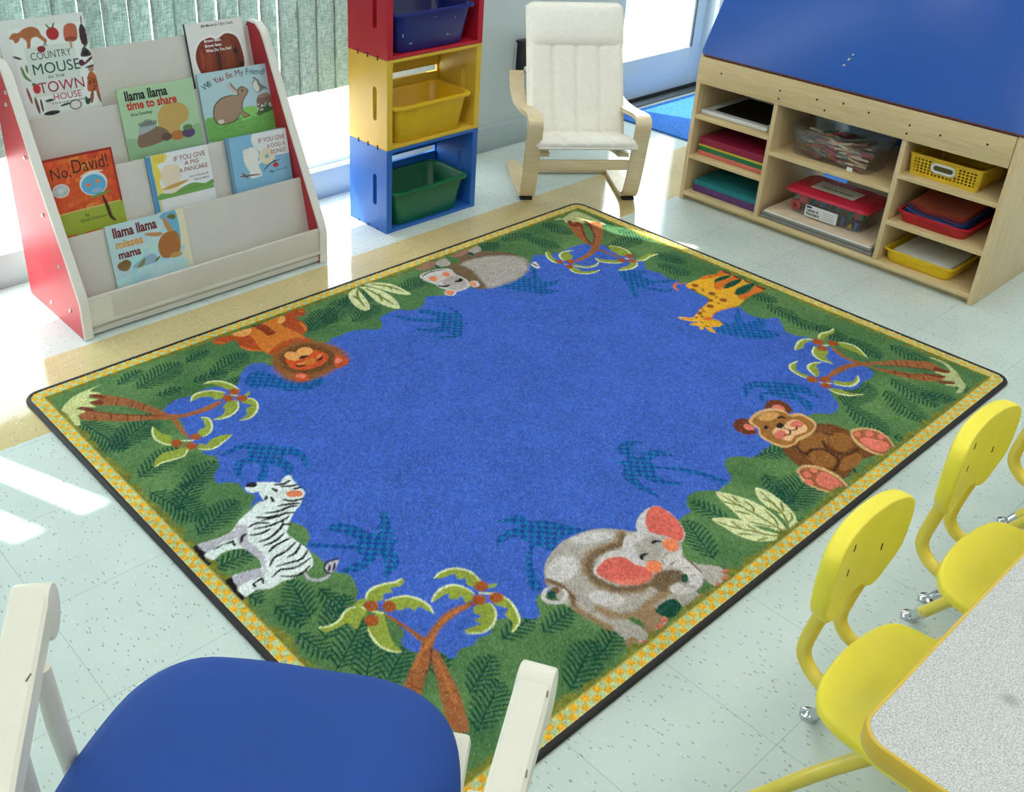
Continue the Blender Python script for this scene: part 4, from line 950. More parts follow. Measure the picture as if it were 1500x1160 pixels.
# ------------------------------------------------------------------ picture books
def book(tier, tl, w, h, tilt, label, bg, paint, texts, thick=.011, spine=None, cell=1.9):
    """front cover in the plane of tier `tier`; tl = world x of the top-left corner and height of that corner along the panel"""
    hd = h; h = tl[1]+(.2485 if tier > 1 else .262); y, z = TOPS[tier]; P0 = Vector((0, y, z)); a = rad(tilt); u = (Vector((1, 0, 0))*math.cos(a)+PV*math.sin(a)); v = (-Vector((1, 0, 0))*math.sin(a)+PV*math.cos(a))
    TL = P0+Vector((tl[0], 0, 0))+PV*tl[1]+PN*(thick+.0025); O = TL-v*h; n = u.cross(v)
    root = thing('picture_book', label, 'book', tuple(O+u*w/2-n*thick), 0, 'picture books on the display rack')
    iv = Matrix.Translation(-root.location)
    hid = h-(.18+tl[1] if tier > 1 else .186+tl[1]); vis = h-hid
    cvs = Canvas(w*1000, h*1000, cell, bg); cvs.Y = (cvs.Y-hid*1000)*hd/vis; paint(cvs)
    g = cvs.grid(); g = g*(1+.05*(rng.random(g.shape[:2])-.5))[..., None]
    nx, ny = cvs.nx, cvs.ny; X, Y = np.meshgrid(np.linspace(0, w, nx+1), np.linspace(0, h, ny+1))
    base = np.array(O-root.location); U, V, N_ = np.array(u), np.array(v), np.array(n)
    co = base+X[..., None]*U+Y[..., None]*V
    me = grid_mesh('cover', nx, ny, co, g); cov = link_mesh('cover', me, attr_mat('book_print', .3, 0, .4), root)
    # board under the print, back board and spine in one piece
    bmx = bmesh.new(); bmx.from_mesh(me); lay = bmx.verts.layers.float_color['Col']
    M = MB(); s_ = spine or bg
    def pt(x, y, d): return tuple(base+x*U+y*V-d*N_)
    for (x0, x1, d0, d1) in ((0, w, .0002, .0018), (0, w, thick-.0016, thick), (-.0012, .0006, .0002, thick)):
        M.prism([(x0, d0), (x1, d0), (x1, d1), (x0, d1)], lambda p, q, r: pt(p, r, q), 0, h, 0)
    M.bm.normal_update(); tmp = bpy.data.meshes.new('t'); M.bm.to_mesh(tmp); M.bm.free()
    n0 = len(bmx.verts); bmx.from_mesh(tmp); bpy.data.meshes.remove(tmp)
    for q in list(bmx.verts)[n0:]: q[lay] = (*lin(s_), 1)
    bmx.to_mesh(me); bmx.free()
    pg = MB().prism([(.002, .0019), (w-.003, .0019), (w-.003, thick-.0017), (.002, thick-.0017)], lambda p, q, r: pt(p, r, q), .003, h-.003, 0); pg.build('page_block', mat('paper_white', (232, 230, 220), .8, .02, 60), root, world=False, smooth=0)
    by = {}
    for i_, (body, x, y, tw, th, col, kw) in enumerate(texts): by.setdefault((col, -1 if len(body) == 1 and tw is None and len(texts) > 8 else i_), []).append((body, x, y, tw, th, kw))
    for (col, _), L in by.items():
        bq = bmesh.new()
        for body, x, y, tw, th, kw in L: letter(bq, body, base, u, v, x/1000, hid+y/1000*vis/hd, tw and tw/1000, th/1000*vis/hd, **kw)
        mt = bpy.data.meshes.new('lettering'); bq.to_mesh(mt); bq.free()
        link_mesh('lettering', mt, mat('ink_%d_%d_%d' % col, col, .5, .02, 20), cov)
    return root
BLK, WHT = (28, 30, 34), (240, 240, 236)
# 1 country mouse, top tier left
def p_country(c):
    w, h = 285, 365
    c.fill([(30, 12), (w-22, 12), (w-22, h-28), (30, h-28)], (206, 220, 212)); c.fill([(32, 14), (w-24, 14), (w-24, h-30), (32, h-30)], (226, 232, 228))
    c.fill([(68, 80), (w-62, 80), (w-62, h-105), (68, h-105)], (198, 214, 206)); c.fill([(70, 82), (w-64, 82), (w-64, h-107), (70, h-107)], (212, 222, 214))
    c.fill([(30, 300), (44, 318), (62, 318), (80, 330), (106, 334), (124, 322), (130, 300), (142, 282), (138, 270), (122, 288), (112, 296), (96, 290), (88, 262), (78, 260), (80, 284), (66, 300), (58, 288), (46, 282), (40, 296)], (172, 106, 62), True)
    c.ell(165, 300, 20, 24, (176, 40, 46)); c.line([(160, 318), (150, 336)], 5, (60, 100, 60)); c.line([(168, 320), (176, 338)], 5, (60, 100, 60))
    c.fill([(200, 270), (236, 266), (244, 316), (226, 330), (204, 318)], (186, 98, 66), True); c.ell(218, 272, 20, 9, (140, 66, 44)); c.line([(216, 268), (214, 238)], 7, (196, 130, 90))
    c.fill([(250, 250), (268, 246), (272, 296), (262, 322), (250, 300)], (58, 34, 36), True); c.line([(262, 318), (266, 352)], 4, (50, 30, 32)); c.fill([(270, 290), (280, 330), (284, 300), (276, 284)], (176, 172, 158), True)
    c.ell(120, 250, 13, 12, (140, 40, 40)); c.line([(30, 236), (52, 224)], 8, (50, 60, 60)); c.line([(46, 196), (52, 160), (66, 140)], 9, (84, 130, 70)); c.line([(62, 200), (62, 172)], 8, (96, 140, 84))
    c.ell(78, 110, 12, 18, (190, 40, 44)); c.ell(72, 128, 7, 5, (60, 110, 60)); c.line([(48, 118), (54, 60)], 8, (150, 70, 60)); c.line([(66, 80), (70, 20)], 9, (110, 70, 56)); c.line([(82, 70), (82, 24)], 7, (80, 60, 50))
    c.ell(112, 34, 22, 26, (214, 216, 210)); c.ell(108, 14, 26, 8, (40, 40, 44)); c.line([(96, 60), (122, 62)], 10, (50, 50, 54)); c.line([(140, 34), (176, 40)], 8, (44, 52, 56)); c.ell(188, 30, 20, 19, (90, 90, 88)); c.ell(188, 30, 16, 15, (222, 222, 212)); c.line([(226, 52), (228, 28), (236, 44)], 12, (40, 74, 70))
    c.line([(246, 226), (270, 252)], 7, (70, 76, 74)); c.fill([(238, 204), (274, 204), (256, 236)], (66, 58, 56), True); c.ell(256, 214, 10, 9, (30, 28, 30)); c.line([(242, 172), (282, 202)], 9, (96, 40, 48)); c.ell(236, 180, 10, 12, (84, 36, 48))
    c.fill([(238, 90), (250, 136), (268, 138), (280, 96), (276, 70), (240, 70)], (184, 92, 44), True); c.ell(262, 152, 10, 11, (170, 130, 100)); c.line([(246, 160), (284, 166)], 8, (60, 44, 34)); c.line([(252, 70), (240, 26)], 12, (140, 76, 44)); c.line([(268, 70), (274, 22)], 12, (140, 76, 44)); c.line([(282, 120), (284, 76)], 8, (150, 96, 60))
    for k in range(40): c.ell(244+rng.random()*32, 72+rng.random()*56, 2.4, 2.4, (90, 40, 26))
book(4, (-.862, .119), .2735, .365, -.6, 'tall white picture book with tiny painted objects, top row left', (222, 226, 222), p_country,
     [('A', 128, 258, None, 16, BLK, {}), ('COUNTRY', 82, 214, 128, 27, (70, 96, 96), {}), ('MOUSE', 80, 160, 150, 40, (36, 84, 78), {}), ('IN THE', 122, 140, 52, 11, BLK, {}), ('TOWN', 84, 90, 146, 40, (166, 34, 60), {}), ('HOUSE', 124, 58, 90, 24, (178, 46, 66), {}), ('A hide-and-seek fable', 112, 44, 110, 8, BLK, dict(shear=.2))], .012, (210, 214, 210))
# 2 brown blob, top tier right
def p_brown(c):
    c.fill([(22, 60), (14, 130), (40, 186), (86, 204), (112, 196), (150, 212), (196, 190), (212, 120), (210, 60), (180, 10), (60, 10)], WHT, True)
    c.fill([(28, 62), (20, 128), (44, 180), (86, 196), (112, 186), (150, 204), (190, 184), (204, 120), (202, 62), (176, 16), (64, 16)], (126, 52, 30), True)
    for x0, y0, x1, y1, w_, q in ((60, 40, 70, 170, 26, (146, 62, 34)), (100, 20, 106, 170, 18, (80, 40, 24)), (140, 30, 150, 190, 30, (132, 66, 36)), (176, 40, 180, 160, 16, (96, 50, 30)), (40, 70, 44, 150, 14, (160, 66, 40))): c.line([(x0, y0), ((x0+x1)/2+4, (y0+y1)/2), (x1, y1)], w_, q)
    c.ell(176, 128, 9, 11, (54, 30, 22)); c.ell(192, 70, 9, 10, (50, 28, 22))
book(4, (-.2488, .0345), .222, .262, -.5, 'white picture book with a big brown shape, top row right', (226, 228, 224), p_brown,
     [('Bill Martin Jr / Eric Carle', 60, 240, 124, 10, BLK, dict(bold=.012)), ('Brown Bear,', 62, 178, 66, 12, WHT, dict(bold=.02)), ('Brown Bear,', 62, 158, 66, 12, WHT, dict(bold=.02)), ('What Do You See?', 62, 138, 100, 12, WHT, dict(bold=.02))], .011, (60, 66, 70))
# 3 rabbit and bird
def p_friend(c):
    c.fill([(0, 0), (280, 0), (280, 120), (230, 104), (150, 108), (60, 96), (0, 88)], (116, 178, 92), True); c.fill([(110, 60), (210, 70), (200, 110), (120, 104)], (140, 204, 104), True)
    for k in range(60):
        x, y = rng.random()*280, 20+rng.random()*60; c.line([(x, y), (x+14, y+3)], 4, (96, 164, 84))
    B_ = (162, 136, 112)
    c.fill([(44, 66), (34, 100), (44, 140), (74, 166), (110, 172), (140, 168), (140, 186), (160, 200), (176, 192), (186, 178), (176, 160), (160, 140), (152, 104), (168, 84), (178, 74), (152, 70), (140, 88), (122, 66), (80, 56)], (80, 68, 58), True)
    c.fill([(48, 68), (38, 100), (48, 138), (76, 162), (112, 168), (144, 166), (144, 184), (160, 196), (174, 189), (182, 178), (172, 161), (156, 140), (148, 104), (164, 84), (172, 76), (152, 74), (140, 92), (120, 70), (80, 60)], B_, True)
    c.ell(60, 72, 12, 9, (216, 206, 194)); c.fill([(136, 176), (112, 200), (106, 216), (120, 210), (142, 188)], (206, 184, 176), True); c.line([(120, 222), (126, 206), (142, 184)], 6, (120, 100, 86)); c.ell(162, 182, 4, 4, BLK)
    c.fill([(206, 196), (210, 214), (222, 222), (232, 214), (240, 196), (266, 170), (248, 172), (222, 160), (210, 176)], (120, 124, 126), True); c.fill([(208, 190), (212, 210), (222, 216), (226, 200), (232, 178), (222, 164), (212, 176)], (222, 222, 214), True); c.line([(222, 222), (212, 226)], 5, (60, 62, 66)); c.ell(217, 210, 2.4, 2.4, BLK)
    c.fill([(214, 90), (214, 138), (236, 154), (266, 150), (276, 104), (262, 90)], (134, 112, 96), True); c.ell(242, 146, 24, 9, (160, 138, 120)); c.fill([(206, 70), (230, 110), (264, 100), (274, 84), (240, 74)], (70, 100, 62), True)
    for k in range(14): c.ell(212+rng.random()*58, 86+rng.random()*34, 3.4, 3.4, (226, 220, 220))
def arc_text(s, x0, y0, x1, y1, sag, h, cols):
    out = []; n = len(s)
    wid = [.34 if ch in 'il' else .5 if ch in "rt'" else 1.25 if ch in 'WM' else .55 if ch == ' ' else .85 for ch in s]; tot = sum(wid); acc = 0; k = 0
    for ch, w_ in zip(s, wid):
        t = acc/tot; acc += w_
        if ch == ' ': k += 1; continue
        out.append((ch, x0+(x1-x0)*t, y0+(y1-y0)*t+sag*4*t*(1-t), None, h, cols[k % len(cols)], dict(rot=math.degrees(math.atan2(y1-y0+sag*4*(1-2*t), x1-x0)))))
    return out
book(3, (-.269, .0478), .281, .276, -.8, 'pale blue picture book with a brown rabbit and a bird', (178, 208, 214), p_friend, arc_text('Will You Be My Friend?', 16, 206, 268, 228, 26, 25, [(30, 92, 78), (150, 44, 54), (150, 92, 74), (112, 44, 60), (38, 74, 104)]), .011, (150, 186, 190))
# 4 green cover, long title
def p_share(c):
    c.fill([(0, 0), (270, 0), (270, 90), (200, 70), (100, 60), (0, 80)], (146, 184, 140), True)
    c.fill([(130, 80), (120, 130), (136, 176), (180, 196), (222, 178), (236, 150), (226, 116), (196, 96), (190, 60), (150, 56)], (196, 162, 92), True)
    c.fill([(40, 40), (46, 92), (90, 116), (140, 96), (150, 64), (110, 44)], (130, 106, 88), True); c.fill([(44, 90), (60, 128), (96, 138), (110, 112), (80, 96)], (160, 172, 170), True)
    for k in range(9): c.line([(58+k*6, 118), (50+k*8, 146-abs(k-4)*3)], 5, (86, 98, 98))
    c.ell(180, 60, 26, 20, (180, 116, 62)); c.ell(222, 62, 24, 20, (92, 68, 110)); c.ell(222, 84, 18, 12, (92, 120, 78)); c.ell(140, 62, 20, 16, (104, 80, 66))
book(3, (-.5578, .0442), .271, .276, -1.0, 'light green picture book with a black and red title', (172, 204, 164), p_share,
     [('llama llama', 22, 228, 150, 37, BLK, dict(bold=.032)), ('time to share', 22, 192, 178, 33, (190, 46, 34), dict(bold=.032)), ('Anna Dewdney', 30, 166, 76, 13, (40, 60, 56), dict(bold=.008))], .01, (176, 206, 170))
# 5 orange cover
def p_david(c):
    for k in range(130):
        x, y = rng.random()*222, 90+rng.random()*215; g = rng.random(); c.ell(x, y, 9+12*rng.random(), 6+7*rng.random(), (196+30*g, 66+74*g*(1-abs(x-111)/130), 28+22*g), rng.random()*90)
    c.fill([(0, 0), (222, 0), (222, 92), (0, 84)], (158, 174, 62))
    for k in range(40): c.ell(rng.random()*222, rng.random()*80, 14, 6, (148+20*rng.random(), 168+14*rng.random(), 60))
    c.line([(0, 88), (222, 92)], 5, (200, 190, 120), False); c.line([(0, 300), (222, 302)], 10, (150, 34, 30), False); c.line([(218, 92), (218, 300)], 7, (150, 40, 30), False)
    c.ell(34, 178, 27, 26, (228, 228, 222)); c.ell(34, 178, 24, 23, (178, 186, 186))
    for k in range(18): c.ell(34+18*math.cos(k*2.4)*(k/18), 178+18*math.sin(k*2.4)*(k/18), 3, 3, (206, 212, 212))
    c.ell(140, 180, 45, 46, (206, 226, 232)); c.ell(140, 176, 40, 40, (96, 170, 206)); c.line([(104, 216), (140, 226), (178, 222)], 8, (232, 214, 200)); c.ell(122, 178, 9, 6, (226, 120, 70)); c.ell(154, 186, 9, 6, (226, 120, 70)); c.ell(146, 152, 18, 9, (150, 176, 206))
    c.line([(124, 128), (188, 138)], 12, (120, 140, 72)); c.line([(160, 126), (168, 80), (172, 40), (184, 18)], 12, (70, 40, 30))
book(2, (-.8625, .0635), .221, .305, -.6, 'orange picture book with a fish bowl and silver seal', (208, 84, 34), p_david,
     [('No,', 14, 224, 62, 44, (60, 28, 20), {}), ('David!', 84, 234, 116, 52, (60, 28, 20), {}), ('By', 92, 60, 14, 11, (60, 60, 24), {}), ('David Shannon', 74, 42, 84, 12, (60, 60, 24), {})], .008, (150, 40, 30))
# 6 pancake
def p_pig(c):
    c.fill([(0, 0), (14, 0), (14, 250), (0, 250)], (76, 148, 196)); c.fill([(14, 0), (24, 0), (24, 250), (14, 250)], (220, 210, 160))
    c.fill([(18, 246), (70, 246), (62, 216), (34, 206), (44, 160), (30, 130), (36, 90), (18, 70)], (232, 212, 92), True)
    for k in range(4): c.line([(26+k*10, 246), (28+k*8, 214)], 3, (200, 176, 60))
    c.fill([(44, 120), (38, 166), (58, 196), (96, 196), (112, 166), (104, 124), (92, 76), (56, 76)], (230, 214, 190), True); c.fill([(50, 60), (54, 100), (96, 98), (104, 60)], (232, 218, 196), True)
    c.fill([(34, 96), (70, 108), (132, 116), (118, 104), (70, 92)], (206, 158, 74), True)
    c.fill([(26, 52), (222, 72), (222, 92), (190, 82), (150, 96), (110, 88), (70, 70), (26, 80)], (112, 160, 84), True); c.fill([(26, 52), (222, 52), (222, 70), (26, 66)], (120, 168, 88))
book(2, (-.5355, .0062), .224, .252, -.7, 'white picture book with yellow curtain and blue spine edge', (226, 230, 230), p_pig,
     [('IF YOU GIVE', 94, 206, 116, 22, (150, 36, 50), dict(shear=.05)), ('A PIG', 130, 180, 52, 19, (150, 36, 50), dict(shear=.05)), ('A PANCAKE', 106, 152, 106, 20, (150, 36, 50), dict(shear=.05)), ('Laura Numeroff', 138, 122, 72, 9, (60, 60, 66), {}), ('Felicia Bond', 154, 104, 56, 9, (60, 60, 66), {})], .009, (76, 148, 196))
# 7 donut
def p_dog(c):
    c.ell(222, 226, 128, 92, (226, 230, 228)); c.line([(4, 0), (4, 256)], 5, (96, 130, 150), False)
    c.fill([(60, 110), (54, 156), (70, 190), (104, 192), (116, 160), (108, 116), (118, 60), (110, 52), (72, 52), (70, 84)], (230, 230, 222), True); c.ell(66, 178, 12, 14, (224, 224, 216)); c.ell(110, 190, 10, 12, (224, 224, 216))
    c.ell(148, 140, 33, 38, (224, 214, 186)); c.ell(148, 140, 9, 10, (140, 178, 190)); c.line([(104, 108), (124, 128)], 14, (226, 226, 220))
    c.line([(30, 70), (110, 62)], 7, (110, 80, 62)); c.line([(126, 76), (160, 104), (196, 112)], 6, (80, 70, 60)); c.ell(178, 90, 12, 12, (200, 50, 46)); c.line([(178, 104), (170, 116)], 6, (70, 110, 70)); c.line([(60, 56), (40, 84)], 7, (120, 70, 54)); c.line([(150, 66), (166, 56)], 6, (90, 130, 90))
book(2, (-.2406, .0062), .24, .256, -1.6, 'sky blue picture book with a round pale donut', (132, 184, 214), p_dog,
     [('IF YOU GIVE', 122, 208, 108, 22, (140, 44, 64), dict(shear=.05)), ('A DOG A', 152, 176, 76, 20, (140, 44, 64), dict(shear=.05)), ('DONUT', 166, 146, 62, 20, (140, 44, 64), dict(shear=.05)), ('Laura Numeroff', 150, 62, 70, 9, (40, 60, 76), {})], .016, (120, 160, 186))
# 8 bottom tier
def p_miss(c):
    c.fill([(242, 0), (272, 0), (272, 270), (242, 270)], (226, 220, 188))
    for k in range(70): c.ell(rng.random()*240, rng.random()*250, 16+18*rng.random(), 8+8*rng.random(), (160+40*rng.random(), 206+20*rng.random(), 214+12*rng.random()), rng.random()*60)
    c.fill([(186, 250), (242, 262), (242, 120), (216, 150), (206, 210)], (110, 178, 208), True)
    c.fill([(168, 70), (160, 120), (176, 160), (204, 176), (234, 166), (240, 110), (228, 72), (200, 60)], (170, 112, 56), True); c.fill([(174, 166), (140, 176), (122, 192), (150, 190), (184, 178)], (190, 140, 92), True); c.fill([(204, 178), (194, 226), (198, 244), (212, 214), (222, 178)], (190, 140, 92), True)
    c.fill([(210, 240), (232, 222), (240, 236), (228, 250)], (110, 112, 50), True); c.fill([(14, 90), (44, 104), (60, 84), (44, 56), (20, 64)], (130, 100, 60), True)
    c.fill([(60, 60), (130, 100), (150, 60)], (150, 176, 200), True); c.fill([(76, 56), (110, 92), (100, 60)], (120, 140, 90), True); c.line([(140, 62), (160, 78)], 8, (100, 130, 60)); c.ell(216, 66, 22, 12, (196, 150, 90))
book(1, (-.744, .0078), .272, .262, -.7, 'pale turquoise picture book on the lowest row', (186, 216, 220), p_miss,
     [('llama llama', 20, 206, 150, 42, (112, 32, 34), dict(bold=.032)), ('misses', 22, 158, 92, 34, (216, 156, 60), dict(bold=.032)), ('mama', 24, 112, 76, 34, (112, 32, 34), dict(bold=.032))], .009, (180, 206, 206))
# ------------------------------------------------------------------ stacked crates and their bins
CX0, CX1, CY0, CY1, CH = .352, .819, 1.14, 1.37, .337
def crate(z0, m, label):
    t = thing('wooden_crate', label, 'crate', ((CX0+CX1)/2, (CY0+CY1)/2, z0), 0, 'stacked coloured crates')
    T_ = .014; z1 = z0+CH-.001
    def slot_panel(name, x0, x1):
        # side board in the y-z plane with an upright round-ended hand slot
        yc, zc0, zc1, r = 1.212, z0+.112, z0+.216, .0115
        inner = [(yc+r*math.cos(a), zc1+r*math.sin(a)) for a in np.linspace(0, PI, 9)]+[(yc+r*math.cos(a), zc0+r*math.sin(a)) for a in np.linspace(PI, 2*PI, 9)]
        n = len(inner); outer = []
        for (u, v) in inner:
            d = np.array((u-yc, v-(z0+CH/2))); hx = (CY1-yc if d[0] > 0 else yc-CY0); hz = (z1-z0)/2
            k = min(hx/abs(d[0]) if abs(d[0]) > 1e-6 else 9, hz/abs(d[1]) if abs(d[1]) > 1e-6 else 9); outer.append((yc+d[0]*k, (z0+z1)/2+d[1]*k))
        for cy_, cz_ in ((CY0, z0), (CY0, z1), (CY1, z0), (CY1, z1)):   # snap the closest outline points to the corners
            i = min(range(n), key=lambda q: math.hypot(outer[q][0]-cy_, outer[q][1]-cz_)); outer[i] = (cy_, cz_)
        b = MB()
        b.loft([[(x0, *p) for p in inner], [(x0, *p) for p in outer], [(x1, *p) for p in outer], [(x1, *p) for p in inner]], False, False)
        R0 = [[(x1, *p) for p in inner], [(x0, *p) for p in inner]]; b.loft(R0, False, False); bmesh.ops.remove_doubles(b.bm, verts=b.bm.verts, dist=1e-6)
        o = b.build(name, m, t, smooth=30); return o
    left = slot_panel('side_panel', CX0, CX0+T_+.012); slot_panel('side_panel', CX1-T_-.012, CX1)
    xi0, xi1 = CX0+T_+.012, CX1-T_-.012
    MB().box(xi0, xi1, CY0+.0005, CY1, z0, z0+.012, .001).build('bottom_panel', m, t)
    MB().box(xi0, xi1, CY0+.0005, CY1, z1-.012, z1, .001).build('top_panel', m, t)
    b = MB(); b.box(xi0, xi1, CY1-.012, CY1, z0+.012, z0+.186, 0); b.box(xi0, xi1, CY1-.012, CY1, z0+.212, z1-.012, 0); b.box(xi0, xi0+.02, CY1-.012, CY1, z0+.186, z0+.212, 0); b.box(xi1-.006, xi1, CY1-.012, CY1, z0+.186, z0+.212, 0)
    b.build('back_panel', m, t)
    b = MB(); dk = mat('joint_gap', (22, 22, 24), .9)
    for k in range(3):
        y = CY0+.055+k*.058
        b.box(CX0-.0006, CX0+.01, y-.004, y+.004, z0+.0005, z0+.008, 0); b.box(CX0-.0006, CX0+.01, y-.004, y+.004, z1-.008, z1-.0002, 0)
    b.build('joint_notches', dk, left)
    return t
mb_, my_, mr_ = mat('blue_crate_paint', (40, 104, 190), .42, .06, 7), mat('yellow_crate_paint', (226, 188, 60), .42, .05, 7), mat('red_crate_paint', (190, 30, 48), .42, .05, 7)
crate(0, mb_, 'blue wooden crate with hand slot, bottom of the stack')
crate(CH, my_, 'yellow wooden crate, middle of the stack'); crate(2*CH, mr_, 'red wooden crate, top of the stack')
def tub(b, x0, x1, y0, y1, z0, z1, ins, r, th, rim=.01, rimh=.006):
    cx, cy, hx, hy = (x0+x1)/2, (y0+y1)/2, (x1-x0)/2, (y1-y0)/2
    def L(k, z, dr=0): return [(u, v, z) for u, v in rrect(cx, cy, hx-k, hy-k, max(r+dr, .004), 5)]
    b.loft([L(ins+.004, z0), L(ins, z0+.004), L(rim, z1-rimh), L(0, z1-rimh), L(-.001, z1-rimh/2), L(.001, z1), L(rim+th*.4, z1), L(rim+th, z1-.004), L(ins+th, z0+th+.004), L(ins+th+.004, z0+th)])
    return b
for z0, nm, col, lab in ((.0125, 'green_plastic', (16, 104, 62), 'green plastic bin inside the blue crate'), (CH+.0125, 'yellow_plastic', (232, 188, 30), 'yellow plastic bin inside the yellow crate'), (2*CH+.0125, 'navy_plastic', (20, 38, 118), 'dark blue scuffed plastic bin inside the red crate')):
    t = thing('plastic_bin', lab, 'bin', (.575, 1.235, z0), 0, 'plastic bins in the crates'); m = mat(nm, col, .32, .05, 20, spec=.5)
    X0, X1, Y0, Y1 = .382, .766, 1.122, 1.345
    tub(MB(), X0, X1, Y0, Y1, z0, z0+.146, .03, .034, .003).build('tub', m, t, smooth=50)
    lp = lambda k, z: [(u, v, z) for u, v in rrect((X0+X1)/2, (Y0+Y1)/2, (X1-X0)/2+k, (Y1-Y0)/2+k, .036, 5)]
    MB().loft([lp(-.006, z0+.134), lp(.0015, z0+.134), lp(.003, z0+.141), lp(.0015, z0+.1475), lp(-.006, z0+.1475), lp(-.006, z0+.134)], False, False).build('rim', m, t, smooth=50)
    if nm == 'navy_plastic':
        b = MB()
        for x, z, dx, dz in ((.46, .03, .012, .005), (.64, .04, .006, .006), (.652, .038, .005, .004), (.425, .06, .003, .012), (.56, .115, .02, .001), (.668, .1, .006, .004)):
            yq = Y0+.01+(.146-z)/.146*.02-.0012
            b.box(x, x+dx, yq-.0003, yq+.003, z0+z, z0+z+dz, 0)
        b.build('scuff_marks', mat('scuff', (160, 172, 200), .7), t)

# ------------------------------------------------------------------ bentwood child armchair
birch = wood('birch_veneer', (220, 198, 156), (234, 216, 178), .4, (3, 3, 40)); canvas_m = mat('cream_canvas', (240, 237, 226), .9, .03, 60, .25, 500)
def armchair():
    t = thing('child_armchair', 'small bentwood armchair with cream quilted cushion by the door', 'armchair', (1.1925, .897, 0), math.atan2(-.609, .793))
    Q = lambda u, v, w_: (w_, u, v)
    run = [(.46, .004), (.3, .004), (.14, .004), (.07, .007), (.035, .016), (.012, .034), (-.004, .062), (-.02, .11), (-.036, .17), (-.052, .24), (-.066, .31), (-.0735, .345), (-.072, .366), (-.06, .381), (-.035, .389), (-.005, .388), (.06, .377), (.16, .358), (.27, .343), (.36, .336), (.42, .337), (.455, .346), (.48, .364), (.50, .392), (.512, .42)]
    run = cat_rom(run, 3)
    for s in (-1, 1):
        MB().strip(run, -.016, s*.218-.024, s*.218+.024, Q).build('side_frame', birch, t, world=False, smooth=40)
        b = MB(); b.box(s*.218-.026, s*.218+.026, .028, .058, .0, .0125, .002); b.build('foot_pad', mat('black_rubber', (24, 25, 27), .7), t, world=False)
        back = cat_rom([(-.02, .225), (.05, .215), (.13, .2), (.17, .205), (.2, .235), (.24, .30), (.34, .47), (.44, .655)], 3)
        MB().strip(back, -.014, s*.165-.018, s*.165+.018, Q).build('back_frame', birch, t, world=False, smooth=40)
    MB().box(-.194, .194, -.032, -.018, .157, .199, .003).build('front_rail', birch, t, world=False)
    MB().box(-.194, .194, .335, .365, .006, .022, .003).build('rear_rail', birch, t, world=False)
    MB().box(-.194, .194, .462, .476, .30, .345, .003).build('back_rail', birch, t, world=False)
    # quilted cushion: seat and back in one sheet over a curved path
    path = cat_rom([(-.078, .262), (-.05, .268), (.02, .255), (.1, .236), (.15, .226), (.178, .236), (.2, .265), (.25, .352), (.32, .475), (.40, .615), (.447, .697), (.452, .712)], 8)
    P = np.array(path); S = np.r_[0, np.cumsum(np.hypot(*np.diff(P, axis=0).T))]; hw = .203; nx = 48
    def face(sign):
        rows = []
        for i, p in enumerate(P):
            d = P[min(i+1, len(P)-1)]-P[max(i-1, 0)]; d /= np.linalg.norm(d); nn = np.array((-d[1], d[0])); e = min(S[i], S[-1]-S[i])/.03
            row = []
            for k in range(nx+1):
                x = -hw+2*hw*k/nx; ed = min(1, (hw-abs(x))/.02); q = math.sqrt(max(0, min(1, ed)*(2-min(1, ed))))*math.sqrt(max(0, min(1, e)*(2-min(1, e))))
                seam = min(abs(x-c) for c in (-.1, 0, .1)); quilt = 1-.5*math.exp(-(seam/.007)**2)
                wr = 1+.05*math.sin(S[i]*46+x*9)+.05*math.sin(S[i]*90-x*30)*(S[i] > .3); crease = 1-.35*math.exp(-((S[i]-.262)/.02)**2)
                h = (.009+.021*q*quilt*wr*crease) if sign > 0 else -.009*q
                o = p+nn*(h if sign > 0 else h)
                row.append((x, o[0]+.0, o[1]))
            rows.append(row)
        return rows
    b = MB(); top, bot = face(1), face(-1)
    for rows, fl in ((top, 0), (bot, 1)):
        V = [[b.bm.verts.new(p) for p in r] for r in rows]
        for i in range(len(V)-1):
            for k in range(nx):
                q = (V[i][k], V[i][k+1], V[i+1][k+1], V[i+1][k]); b.bm.faces.new(q if fl else q[::-1])
        if fl == 0: VT = V
        else: VB = V
    rimT = VT[0]+[r[-1] for r in VT[1:]]+VT[-1][-2::-1]+[r[0] for r in VT[-2:0:-1]]; rimB = VB[0]+[r[-1] for r in VB[1:]]+VB[-1][-2::-1]+[r[0] for r in VB[-2:0:-1]]
    n = len(rimT)
    for i in range(n): b.bm.faces.new((rimT[i], rimB[i], rimB[(i+1) % n], rimT[(i+1) % n]))
    cu = b.build('cushion', canvas_m, t, world=False, smooth=60)
    # piping along the front and sides
    b = MB(); side = [(hw+.001, p[0]-.0, p[1]+.004) for p in P[2:]]
    b.tube(side, .0042, 8); b.tube([(-x, y, z) for x, y, z in side], .0042, 8); b.tube([(-hw, P[0][0]-.001, P[0][1]+.004), (hw, P[0][0]-.001, P[0][1]+.004)], .0042, 8)
    b.build('piping', canvas_m, cu, world=False)
    # headrest pillow lies over the top of the back
    o = Vector((0, .418, .632)); ud = Vector((0, .0858*5.2, .16*5.2)).normalized(); nd = Vector((0, -ud.z, ud.y))
    loops = []; hx, hy = .203, .094
    for z, k in ((.006, .004), (.016, -.002), (.026, .0), (.04, .010), (.05, .026), (.0545, .05)):
        loops.append([tuple(o+Vector((u, 0, 0))+ud*v+nd*(z+.003*math.sin(u*40)*(k > .02))) for u, v in rrect(0, 0, hx-k, hy-k*.9, .028, 6)])
    ph = MB().loft(loops).build('headrest', canvas_m, t, world=False, smooth=70)
